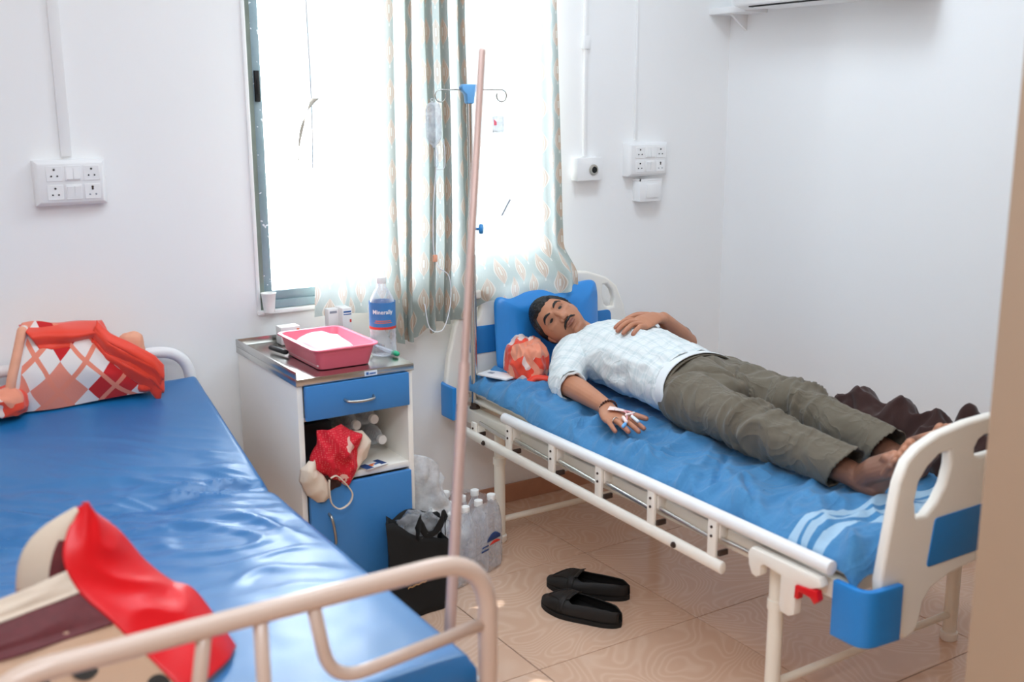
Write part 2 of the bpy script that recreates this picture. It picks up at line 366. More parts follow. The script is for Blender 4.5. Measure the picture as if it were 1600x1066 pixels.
# ------------------------------------------------------------------ mesh helpers
class MB:
    def __init__(s): s.v = []; s.f = []; s.mi = []; s.uv = {}
    def add(s, vs, fs, mi=0, uvs=None):
        o = len(s.v); s.v += [tuple(x) for x in vs]
        for k, f in enumerate(fs):
            s.f.append(tuple(o+i for i in f)); s.mi.append(mi)
            if uvs: s.uv[len(s.f)-1] = [uvs[i] for i in f]
        return s
    def box(s, c, d, rot=None, mi=0):
        c = V(c); hx, hy, hz = d[0]/2, d[1]/2, d[2]/2
        vs = [V((x*hx, y*hy, z*hz)) for x in (-1, 1) for y in (-1, 1) for z in (-1, 1)]
        if rot is not None: vs = [rot @ q for q in vs]
        return s.add([q+c for q in vs], [(0, 1, 3, 2), (4, 6, 7, 5), (0, 4, 5, 1), (2, 3, 7, 6), (0, 2, 6, 4), (1, 5, 7, 3)], mi)
    def bb(s, a, b, mi=0):
        return s.box([(a[i]+b[i])/2 for i in range(3)], [abs(b[i]-a[i]) for i in range(3)], mi=mi)
    def ring_strip(s, rings, closed_u=True, cap=True, mi=0, uvf=None, loop=False):
        n = len(rings[0]); vs = [p for r in rings for p in r]; fs = []; m = len(rings)
        for i in range(m if loop else m-1):
            for j in range(n if closed_u else n-1):
                a, b = i*n+j, i*n+(j+1) % n; k = (i+1) % m
                fs.append((a, b, k*n+(j+1) % n, k*n+j))
        if cap and closed_u and not loop:
            fs.append(tuple(range(n-1, -1, -1))); fs.append(tuple((m-1)*n+j for j in range(n)))
        return s.add(vs, fs, mi)
    def tube(s, path, r, seg=12, rb=None, up=None, cap='flat', mi=0, loop=False):
        """sweep an ellipse; r / rb are radii (number or list); up fixes the direction of rb"""
        P = [V(p) for p in path]; n = len(P)
        R = r if isinstance(r, (list, tuple)) else [r]*n
        RB = R if rb is None else (rb if isinstance(rb, (list, tuple)) else [rb]*n)
        T = []
        for i in range(n):
            if loop: t = P[(i+1) % n]-P[i-1]
            else: t = P[min(i+1, n-1)]-P[max(i-1, 0)]
            T.append(t.normalized() if t.length > 1e-9 else V((0, 0, 1)))
        a = V(up) if up is not None else (V((0, 0, 1)) if abs(T[0].z) < 0.9 else V((1, 0, 0)))
        rings = []; 
        for i in range(n):
            if up is not None: a = V(up)
            a = (a-T[i]*a.dot(T[i])).normalized(); b = T[i].cross(a)
            rings.append((P[i], b, a, R[i], RB[i], T[i]))
        out = []
        def mk(c, b, a, ra, rb_): return [c+b*(ra*math.cos(2*PI*j/seg))+a*(rb_*math.sin(2*PI*j/seg)) for j in range(seg)]
        if cap == 'round' and not loop:
            c, b, a, ra, rb_, t = rings[0]; d = min(ra, rb_)
            for k in (0.08, 0.35, 0.65, 0.88):
                out.append(mk(c-t*d*math.sqrt(1-k*k), b, a, ra*k, rb_*k))
        for (c, b, a, ra, rb_, t) in rings: out.append(mk(c, b, a, ra, rb_))
        if cap == 'round' and not loop:
            c, b, a, ra, rb_, t = rings[-1]; d = min(ra, rb_)
            for k in (0.88, 0.65, 0.35, 0.08):
                out.append(mk(c+t*d*math.sqrt(1-k*k), b, a, ra*k, rb_*k))
        return s.ring_strip(out, cap=(cap != 'none'), mi=mi, loop=loop)
    def lathe(s, prof, c=(0, 0, 0), seg=24, axis=None, mi=0, cap=True):
        """prof: (radius, height) pairs; axis: direction of height"""
        q = V((0, 0, 1)).rotation_difference(V(axis).normalized()) if axis is not None else Quaternion()
        c = V(c)
        rings = [[c + q @ V((r*math.cos(2*PI*j/seg), r*math.sin(2*PI*j/seg), h)) for j in range(seg)] for r, h in prof]
        return s.ring_strip(rings, cap=cap, mi=mi)
    def prism(s, poly, f, depth, mi=0):
        """poly: 2D outline, f(u,v,w) -> point, w in 0..depth"""
        n = len(poly); vs = [f(u, v, 0) for u, v in poly]+[f(u, v, depth) for u, v in poly]
        fs = [tuple(range(n-1, -1, -1)), tuple(range(n, 2*n))]+[(i, (i+1) % n, n+(i+1) % n, n+i) for i in range(n)]
        return s.add(vs, fs, mi)
    def grid(s, f, nu, nv, mi=0, uvf=None, flip=False):
        vs = [f(i/nu, j/nv) for j in range(nv+1) for i in range(nu+1)]
        uvs = [uvf(i/nu, j/nv) for j in range(nv+1) for i in range(nu+1)] if uvf else None
        fs = []
        for j in range(nv):
            for i in range(nu):
                a = j*(nu+1)+i; q = (a, a+1, a+nu+2, a+nu+1); fs.append(q[::-1] if flip else q)
        return s.add(vs, fs, mi, uvs)
    def sphere(s, c, r, seg=16, rings=10, mi=0, q=None):
        r = (r, r, r) if isinstance(r, (int, float)) else r
        c = V(c); rr = []
        for i in range(rings+1):
            th = PI*min(max(i/rings, 0.01), 0.99)
            ring = [V((r[0]*math.sin(th)*math.cos(2*PI*j/seg), r[1]*math.sin(th)*math.sin(2*PI*j/seg), -r[2]*math.cos(th))) for j in range(seg)]
            rr.append([c+((q @ p) if q else p) for p in ring])
        return s.ring_strip(rr, mi=mi)
    def mesh(s, name, mats, smooth=None):
        me = bpy.data.meshes.new(name); me.from_pydata(s.v, [], s.f)
        for m_ in (mats if isinstance(mats, (list, tuple)) else [mats]): me.materials.append(m_)
        me.polygons.foreach_set('material_index', s.mi)
        if s.uv:
            ul = me.uv_layers.new(name='UVMap')
            for p in me.polygons:
                if p.index in s.uv:
                    for li, q in zip(p.loop_indices, s.uv[p.index]): ul.data[li].uv = q
        me.update()
        if smooth is not None:
            me.polygons.foreach_set('use_smooth', [True]*len(me.polygons))
            if smooth < 180: me.set_sharp_from_angle(angle=math.radians(smooth))
        return me

def fix(me, bevel=0, seg=2, merge=0):
    bm = bmesh.new(); bm.from_mesh(me)
    if merge: bmesh.ops.remove_doubles(bm, verts=bm.verts, dist=merge)
    bmesh.ops.recalc_face_normals(bm, faces=bm.faces)
    if bevel:
        es = [e for e in bm.edges if len(e.link_faces) == 2 and e.calc_face_angle(0) > 0.6]
        bmesh.ops.bevel(bm, geom=es, offset=bevel, segments=seg, affect='EDGES', profile=0.5, clamp_overlap=True)
    bm.to_mesh(me); bm.free()
def obj(name, mb, mat, parent=None, smooth=40, bevel=0, seg=2, mods=(), merge=0, fixn=True):
    me = mb.mesh(name, mat) if isinstance(mb, MB) else mb
    if fixn and isinstance(mb, MB): fix(me, bevel, seg, merge)
    if smooth is not None and len(me.polygons):
        me.polygons.foreach_set('use_smooth', [True]*len(me.polygons))
        if smooth < 180: me.set_sharp_from_angle(angle=math.radians(smooth))
    o = bpy.data.objects.new(name, me); COL.objects.link(o)
    if parent is not None:
        o.parent = parent
        o.matrix_parent_inverse = PINV[parent.name] if parent.name in PINV else Matrix()
    for (kind, kw) in mods:
        md = o.modifiers.new(kind.lower(), kind)
        for k, v_ in kw.items(): setattr(md, k, v_)
    return o
PINV = {}
def thing(name, loc, label, cat, group=None):
    """an empty at the thing's base; children are given in world coordinates"""
    o = bpy.data.objects.new(name, None); COL.objects.link(o); o.location = loc; o.empty_display_size = 0.05
    o['label'] = label; o['category'] = cat
    if group: o['group'] = group
    PINV[o.name] = Matrix.Translation(V(loc)).inverted()
    return o
def tag(o, label, cat, group=None):
    o['label'] = label; o['category'] = cat
    if group: o['group'] = group
    return o
def struct(o): o['kind'] = 'structure'; return o
def evaluated(o):
    dg = bpy.context.evaluated_depsgraph_get(); dg.update()
    me = bpy.data.meshes.new_from_object(o.evaluated_get(dg)); return me
def remesh(mb, voxel, smooth_it=2, factor=0.5):
    me = mb.mesh('tmp', [M['wall']]); bm = bmesh.new(); bm.from_mesh(me); bmesh.ops.recalc_face_normals(bm, faces=bm.faces); bm.to_mesh(me); bm.free()
    o = bpy.data.objects.new('tmp', me); COL.objects.link(o)
    md = o.modifiers.new('r', 'REMESH'); md.mode = 'VOXEL'; md.voxel_size = voxel; md.use_smooth_shade = True
    if smooth_it:
        sm = o.modifiers.new('s', 'SMOOTH'); sm.iterations = smooth_it; sm.factor = factor
    out = evaluated(o); bpy.data.objects.remove(o); out.materials.clear(); return out
def smoothstep(a, b, x):
    t = max(0.0, min(1.0, (x-a)/(b-a))) if a != b else 0.0
    return t*t*(3-2*t)
def nz(p): return noise.noise(V(p))
def ridge(p): return 1-abs(noise.noise(V(p)))*2
def arc(c, r, a0, a1, n, plane):
    """points on an arc; plane(u, v) -> point"""
    return [plane(c[0]+r*math.cos(a0+(a1-a0)*i/n), c[1]+r*math.sin(a0+(a1-a0)*i/n)) for i in range(n+1)]
def fillet(pts, r, n=6):
    """round the corners of a polyline"""
    P = [V(p) for p in pts]; out = [P[0]]
    for i in range(1, len(P)-1):
        a, b, c = P[i-1], P[i], P[i+1]; u = (a-b); v = (c-b); rr = min(r, u.length*0.49, v.length*0.49)
        p0 = b+u.normalized()*rr; p1 = b+v.normalized()*rr
        for k in range(n+1):
            t = k/n; out.append(p0*(1-t)**2+b*2*t*(1-t)+p1*t*t)
    out.append(P[-1]); return out
def roundpoly(ps, r, n=5):
    out = []; m = len(ps)
    for i in range(m):
        a, b, c = V(ps[i-1]), V(ps[i]), V(ps[(i+1) % m]); u, v = a-b, c-b; rr = min(r, u.length*.45, v.length*.45)
        p0 = b+u.normalized()*rr; p1 = b+v.normalized()*rr
        for k in range(n+1):
            t = k/n; q = p0*(1-t)**2+b*2*t*(1-t)+p1*t*t; out.append((q.x, q.y))
    return out
def bez(pts, n=24):
    """Catmull-Rom through points"""
    P = [V(p) for p in pts]; P = [P[0]*2-P[1]]+P+[P[-1]*2-P[-2]]; out = []
    m = len(P)-3; per = max(2, n//m)
    for i in range(1, len(P)-2):
        for k in range(per):
            t = k/per; a, b, c, d = P[i-1], P[i], P[i+1], P[i+2]
            out.append(0.5*((2*b)+(c-a)*t+(2*a-5*b+4*c-d)*t*t+(3*b-a-3*c+d)*t**3))
    out.append(P[-2]); return out
def text_mesh(txt, size, mat, name, parent, origin, xdir, ydir, depth=0.0006, bend=None):
    cu = bpy.data.curves.new('txt', 'FONT'); cu.body = txt; cu.size = size; cu.align_x = 'CENTER'; cu.align_y = 'CENTER'; cu.extrude = depth
    cu.offset = size*0.012
    o = bpy.data.objects.new('txt', cu); COL.objects.link(o); me = evaluated(o); bpy.data.objects.remove(o)
    X, Y = V(xdir).normalized(), V(ydir).normalized(); Z = X.cross(Y)
    for v_ in me.vertices:
        x, y, z = v_.co
        v_.co = (bend(x, y, z) if bend else V(origin)+X*x+Y*y+Z*z)
    me.materials.clear(); me.materials.append(mat)
    return obj(name, me, mat, parent, smooth=None)

# ================================================================== SETTING
def sun():
    l = bpy.data.lights.new('sun', 'SUN'); l.energy = 4.5; l.angle = math.radians(1.0); l.color = (1.0, 0.98, 0.95)
    o = bpy.data.objects.new('sun', l); COL.objects.link(o); o.location = (2, 4, 6)
    d = V((0.10, -0.62, -0.78)).normalized(); o.rotation_euler = d.to_track_quat('-Z', 'Y').to_euler(); return o
sun()
XL, XR, YF, ZC = -1.3, 3.35, -5.2, 2.9
WX0, WX1, WZ0, WZ1 = 1.225, 2.42, 0.90, 2.35
mb = MB()
for a, b in (((XL-.2, 0, -.1), (WX0, .23, ZC)), ((WX1, 0, -.1), (XR+.2, .23, ZC)), ((WX0, 0, -.1), (WX1, .23, WZ0)), ((WX0, 0, WZ1), (WX1, .23, ZC))): mb.bb(a, b)
struct(obj('wall_back', mb, M['wall']))
struct(obj('wall_right', MB().bb((XR, YF, -.1), (XR+.2, 0, ZC)), M['wall']))
struct(obj('wall_left', MB().bb((XL-.2, YF, -.1), (XL, 0, ZC)), M['wall']))
struct(obj('wall_front', MB().bb((XL-.2, YF-.2, -.1), (XR+.2, YF, ZC)), M['near_wall']))
struct(obj('ceiling', MB().bb((XL-.2, YF-.2, ZC), (XR+.2, .23, ZC+.15)), M['ceiling']))
struct(obj('wall_entrance', MB().bb((1.832, -2.50, 0), (XR, -2.36, ZC), 0), M['near_wall']))
# floor slab (grout) with separate swirl tiles
fl = struct(obj('floor', MB().bb((XL-.2, YF-.2, -.1), (XR+.2, .23, -.003)), M['grout']))
tm = MB().box((0, 0, -0.003), (0.597, 0.597, 0.006)).mesh('tile', [M['tile']]); fix(tm, 0.0012, 1)
for i in range(-5, 2):
    for j in range(0, 8):
        x0, y1 = 2.181+0.6*i, 0.01-0.6*j
        if x0+.3 < XL or x0 > XR: continue
        o = bpy.data.objects.new('tile', tm); COL.objects.link(o); o.parent = fl
        o.location = (x0+0.3, y1-0.3, 0.0)
x0 = 2.181+1.2-0.0
# skirting tiles along window wall and right wall
sk = struct(obj('baseboard_back', MB().bb((XL, -0.004, 0), (XR, 0.0, 0.074)), M['grout']))
for i in range(-6, 3):
    a = 2.181+0.6*i; b = min(a+0.597, XR-.012); a = max(a, XL+.01)
    if b-a < .05: continue
    obj('tile', MB().bb((a, -0.012, 0.0), (b, -0.002, 0.076+0.002*math.sin(i*3))), M['skirting'], sk, bevel=0.0015, seg=1)
sk = struct(obj('baseboard_right', MB().bb((XR-.004, -2.36, 0), (XR, 0.0, 0.074)), M['grout']))
for i in range(4):
    obj('tile', MB().bb((XR-.012, -0.012-0.6*i-.585, 0), (XR-.002, -0.014-0.6*i, 0.076)), M['skirting'], sk, bevel=0.0015, seg=1)

# window: aluminium sliding frame
wf = MB().bb((WX0, 0.0, WZ0), (WX0+.016, 0.10, WZ1)); win = struct(obj('window_1', wf, M['granite']))
obj('stile', MB().bb((WX0+.016, .006, WZ0+.055), (WX0+.047, .05, WZ1)), M['grey_frame'], win, bevel=0.002)
obj('bottom_rail', MB().bb((WX0+.016, .000, WZ0+.002), (WX1, .06, WZ0+.03)).bb((WX0+.016, .012, WZ0+.03), (WX1, .05, WZ0+.062)), M['grey_frame'], win, bevel=0.0015)
obj('stile', MB().bb((1.865, .004, WZ0+.06), (1.925, .05, WZ1)), M['grey_frame'], win, bevel=0.002)
obj('stile', MB().bb((WX1-.045, .006, WZ0+.06), (WX1, .05, WZ1)), M['grey_frame'], win, bevel=0.002)
obj('pane', MB().bb((WX0+.04, .026, WZ0+.055), (1.88, .031, WZ1)), M['glass'], win)
obj('pane', MB().bb((1.91, .026, WZ0+.055), (WX1-.03, .031, WZ1)), M['glass'], win)
obj('latch', MB().bb((WX0+.022, -.004, 1.60), (WX0+.038, .008, 1.70)).bb((WX0+.026, -.008, 1.625), (WX0+.034, -.002, 1.672)), M['black'], win, bevel=0.001)
struct(obj('trim_1', MB().bb((WX0-.014, -.006, WZ0-.012), (WX0, .0, WZ1)).bb((WX0-.014, -.016, WZ0-.014), (WX1+.01, .0, WZ0)), M['white_plastic'], bevel=0.002))

# conduits (surface trunking)
def conduit(n, x0, w, z0, depth, couplers=()):
    mb = MB().bb((x0, -depth, z0), (x0+w, 0, ZC))
    o = struct(obj('trim_%d' % n, mb, M['pvc_white'], bevel=0.002))
    for z in couplers: obj('coupler', MB().bb((x0-.008, -depth-.006, z-.025), (x0+w+.008, 0, z+.025)), M['pvc_white'], o, bevel=0.002)
conduit(2, 0.625, 0.032, 1.44, 0.012)
conduit(3, 2.578, 0.016, 1.38, 0.014, (1.82,))
conduit(4, 2.838, 0.012, 1.44, 0.010)

# ---------------------------------------------------------------- switchboards
def switchboard(x, z, label, w=0.205, h=0.135, d=0.045):
    t = thing('switchboard', (x, 0, z), label, 'switchboard', 'wall switchboards')
    box = MB(); 
    for k, (ww, hh, yy) in enumerate(((w, h, 0), (w, h, -d*.72), (w*.985, h*.975, -d*.8), (w*.90, h*.86, -d))):
        pass
    rings = []
    for ww, hh, yy in ((w, h, 0), (w, h, -d*.70), (w*.99, h*.985, -d*.78), (w*.90, h*.86, -d*.98), (w*.88, h*.84, -d)):
        rings.append([V((x+sx*ww/2, yy, z+sz*hh/2)) for sx, sz in ((-1, -1), (1, -1), (1, 1), (-1, 1))])
    obj('backbox', MB().ring_strip(rings), M['white_plastic'], t, bevel=0.0015, smooth=30)
    fy = -d
    mw, mh = 0.046, 0.045
    for r in range(2):
        for c in range(3):
            cx, cz = x+(c-1)*0.0535+0.006, z+(0.5-r)*0.056
            socket = c != 1
            mod = obj('socket' if socket else 'switch_module', MB().bb((cx-mw/2, fy-.0022, cz-mh/2), (cx+mw/2, fy+.004, cz+mh/2)), M['white_plastic'], t, bevel=0.0008, seg=1)
            if socket:
                hs = [(0, .012, .0032), (-.0085, -.007, .0025), (.0085, -.007, .0025)]
                if r == 1 and c == 2: hs = [(0, .0135, .0036), (0, .0075, .0032), (-.009, -.009, .0026), (.009, -.009, .0026)]
                for i, (hx, hz, rr) in enumerate(hs):
                    m = M['dark_hole'] if (r == 1 and c == 2 and i < 2) else (M['print_grey'] if (r == 1 and c == 2) else M['black'])
                    obj('pin_hole', MB().lathe([(rr, 0), (rr, .0012)], (cx+hx, fy-.0034, cz+hz), 14, (0, 1, 0)), m, mod)
            else:
                for i in (-1, 1):
                    o = MB(); tilt = .0022*(1 if (i+r) % 2 else -1)
                    a = cx+i*.0105
                    o.add([V((a-.009, fy-.002, cz-.017)), V((a+.009, fy-.002, cz-.017)), V((a+.009, fy-.002, cz+.017)), V((a-.009, fy-.002, cz+.017)),
                           V((a-.009, fy-.005-tilt, cz-.017)), V((a+.009, fy-.005-tilt, cz-.017)), V((a+.009, fy-.005+tilt, cz+.017)), V((a-.009, fy-.005+tilt, cz+.017))],
                          [(0, 1, 2, 3), (7, 6, 5, 4), (0, 4, 5, 1), (1, 5, 6, 2), (2, 6, 7, 3), (3, 7, 4, 0)])
                    obj('rocker', o, M['white_plastic'], mod, smooth=None)
    return t
switchboard(0.642, 1.363, 'white six-module switchboard on the wall above the left bed')
switchboard(2.885, 1.362, 'white six-module switchboard high on the wall right of the window, near the corner')
# holder box under the right switchboard
t = thing('wall_holder', (2.895, 0, 1.235), 'small white box holder with a warm lit rim directly under the right switchboard', 'holder')
obj('shell', MB().ring_strip([[V((2.895+sx*.058, y, z)) for sx, y, z in ((-1, 0, zz), (-1, -.05, zz), (1, -.05, zz), (1, 0, zz))] for zz in (1.19, 1.275)]), M['white_plastic'], t, bevel=0.003)
obj('rim', MB().bb((2.837, -.05, 1.275), (2.953, -.046, 1.283)).bb((2.837, -.05, 1.275), (2.841, 0, 1.283)), M['white_plastic'], t)
obj('plug', MB().bb((2.875, -.03, 1.274), (2.889, -.02, 1.281)), M['dark_hole'], t)
obj('front_plate', MB().bb((2.870, -.054, 1.205), (2.93, -.05, 1.262)), M['white_plastic'], t, bevel=0.001)
# round-eyed sensor box
t = thing('wall_sensor', (2.575, 0, 1.33), 'white square wall box with a round black eye, between window and switchboard', 'sensor')
obj('backbox', MB().bb((2.525, -.046, 1.288), (2.648, 0, 1.378)), M['white_plastic'], t, bevel=0.003)
obj('bezel', MB().lathe([(.021, 0), (.021, .004), (.018, .008), (.013, .008), (.012, .002)], (2.602, -.046, 1.33), 24, (0, -1, 0)), M['brushed'], t)
obj('eye', MB().lathe([(.0125, .0), (.0125, .005), (.008, .009), (.001, .0095)], (2.602, -.046, 1.33), 20, (0, -1, 0)), M['black'], t)

# air conditioner on the right wall (only its underside is in the frame)
t = thing('air_conditioner', (XR, -.60, 1.975), 'white air conditioner casing high on the right wall, cut by the top of the photo', 'air conditioner')
prof = [(XR, 1.960), (XR-.15, 1.950), (XR-.20, 1.960), (XR-.215, 2.01), (XR-.20, 2.22), (XR-.16, 2.27), (XR, 2.27)]
obj('casing', MB().prism([(a, b) for a, b in prof], lambda u, v, w_: V((u, -1.05+w_, v)), .82), M['white_plastic'], t, bevel=0.008, seg=3)
obj('outlet', MB().bb((XR-.19, -1.02, 1.9535), (XR-.06, -.30, 1.959)), M['black'], t)
for k in range(6):
    obj('louvre', MB().box((XR-.17+k*.02, -.66, 1.953), (.012, .70, .003), Matrix.Rotation(.5, 3, 'Y')), M['white_plastic'], t)
t = thing('wall_shelf', (XR, -.15, 1.96), 'short white ledge in the corner, left of the air conditioner', 'ledge')
obj('ledge', MB().bb((XR-.125, -.215, 1.945), (XR, -.0, 1.972)), M['white_plastic'], t, bevel=0.004)
obj('bracket', MB().prism([(XR, 1.945), (XR-.09, 1.945), (XR, 1.88)], lambda u, v, w_: V((u, -.10+w_, v)), .012), M['white_plastic'], t)

# ---------------------------------------------------------------- curtains
def left_curtain():
    ztop = 2.42
    def prof(u):
        # arc length s in metres, x position, fold depth
        if u < .32:
            k = u/.32; x = 1.395+.265*k; y = -.075+.010*math.sin(k*PI*5)
        else:
            k = (u-.32)/.68; x = 1.66+.35*k+.024*math.sin(k*2*PI*5.0)*min(1, k*3); y = -.092+.034*math.cos(k*2*PI*5.0)
        return x, y
    L = [0]; N = 220; pr = [prof(i/N) for i in range(N+1)]
    for i in range(N): L.append(L[-1]+math.hypot(pr[i+1][0]-pr[i][0], pr[i+1][1]-pr[i][1]))
    def bottom(x): return 0.870-.125*smoothstep(1.60, 1.68, x)+.055*smoothstep(1.80, 1.86, x)-.0*x
    def f(u, v):
        x, y = pr[int(round(u*N))]; zb = bottom(x); z = zb+(ztop-zb)*v
        sway = (1-v)
        x2 = x+.012*sway*math.sin(u*21)+.01*math.sin(v*5+u*7)*sway; y2 = y-.012*math.sin(v*4+u*9)*sway+.006*nz((x*9, z*3, 0))
        if u < .32: x2 += .035*(v-.2)*(1-u/.32)*.6
        return V((x2, min(y2, -.03), z))
    def uvf(u, v):
        x, y = pr[int(round(u*N))]; zb = bottom(x)
        return (L[int(round(u*N))], zb+(ztop-zb)*v)
    mb = MB().grid(f, N, 70, uvf=uvf)
    return mb
c1 = obj('curtain', left_curtain(), M['curtain'], smooth=180, fixn=False)
tag(c1, 'translucent teal curtain with leaf medallions, bunched left of the drip stand', 'curtain', 'window curtains')
def right_curtain():
    ztop = 2.42
    def f(u, v):
        z0 = .815+.06*smoothstep(.05, .25, u)-.012*math.sin(u*PI*1.2)+.012*smoothstep(.8, 1, u)
        z = z0+(ztop-z0)*v**1.0
        x = 1.985+u*(.415+.075*(1-v)) - .01*(1-v)
        y = -.055-.012*math.sin(u*PI*5+.6)*(.4+.6*v)
        d = smoothstep(1.05, .93, z)
        y -= d*(.085+.02*math.sin(u*9))*smoothstep(.10, .35, u)
        if u > .80: y -= .02*math.sin((u-.8)*30)*(1-v)
        y += .008*nz((x*7, z*5, 3))*(1-v)
        dp = smoothstep(1.3, .9, z)
        y -= .010*abs(nz((x*6-z*5, z*4, 1)))*dp
        return V((x, y, z))
    return MB().grid(f, 60, 90, uvf=lambda u, v: (2.0+u*.46+.02, .84+v*1.6))
c2 = obj('curtain', right_curtain(), M['curtain'], smooth=180, fixn=False)
tag(c2, 'bright backlit medallion curtain hanging flat behind the drip stand down to the pillow', 'curtain', 'window curtains')
# loose curtain cord with a torn scrap
cord = obj('hanging_cord', MB().tube(bez([(1.398, -.10, 2.4), (1.398, -.10, 1.93), (1.402, -.10, 1.60), (1.392, -.10, 1.30), (1.372, -.10, .985)], 24), .0016, 6), M['print_grey'])
tag(cord, 'thin dark cord hanging down the left edge of the left curtain', 'cord')
def scrap(u, v):
    x = 1.402-.052*v**.6-.028*u*math.sin(v*PI*.9)-.004*v; z = 1.61-.20*v; return V((x+.028*u*(1-v*.7), -.105-.008*math.sin(u*4+v*5), z))
tag(obj('cloth_scrap', MB().grid(scrap, 6, 14), M['curtain'], smooth=180, mods=[('SOLIDIFY', {'thickness': .0008})]), 'small torn grey scrap of cloth caught on the cord at the left pane', 'cloth scrap')

# ---------------------------------------------------------------- things on the window sill / curtain
t = thing('paper_cup', (1.243, -.008, .902), 'white disposable cup on the window sill corner', 'cup')
obj('cup_wall', MB().lathe([(.018, 0), (.0245, .062), (.0262, .064), (.0262, .067), (.0238, .067), (.0225, .062), (.017, .004)], (1.245, -.030, .897), 24, cap=False).lathe([(.018, 0), (.017, .003)], (1.245, -.030, .897), 24), M['paper'], t)
def patch(name, c, w, h, label, cat, mat, tilt=0):
    X, Z = V((math.cos(tilt), 0, math.sin(tilt))), V((-math.sin(tilt), 0, math.cos(tilt)))
    mb = MB().grid(lambda u, v: V(c)+X*(u-.5)*w+Z*(v-.5)*h+V((0, -.002*math.sin(u*6+v*3), 0)), 6, 6)
    o = obj(name, mb, mat, mods=[('SOLIDIFY', {'thickness': .0008})], smooth=180); tag(o, label, cat); return o
o = patch('wrapper', (2.125, -.100, 1.515), .048, .058, 'small crinkled clear wrapper with a pink print pinned on the right curtain', 'wrapper', M['bag_film'])
pk = MB().grid(lambda u, v: V((2.105+.012*u, -.104, 1.512+.022*v*(1-.5*u))), 3, 3); obj('print', pk, M['pink_tray'], o)
o = obj('pen', MB().tube([(2.148, -.085, 1.178), (2.18, -.083, 1.226)], .003, 8).tube([(2.18, -.083, 1.226), (2.187, -.083, 1.236)], .0035, 8), M['print_grey'], smooth=40)
tag(o, 'thin grey pen clipped slanting on the right curtain', 'pen')
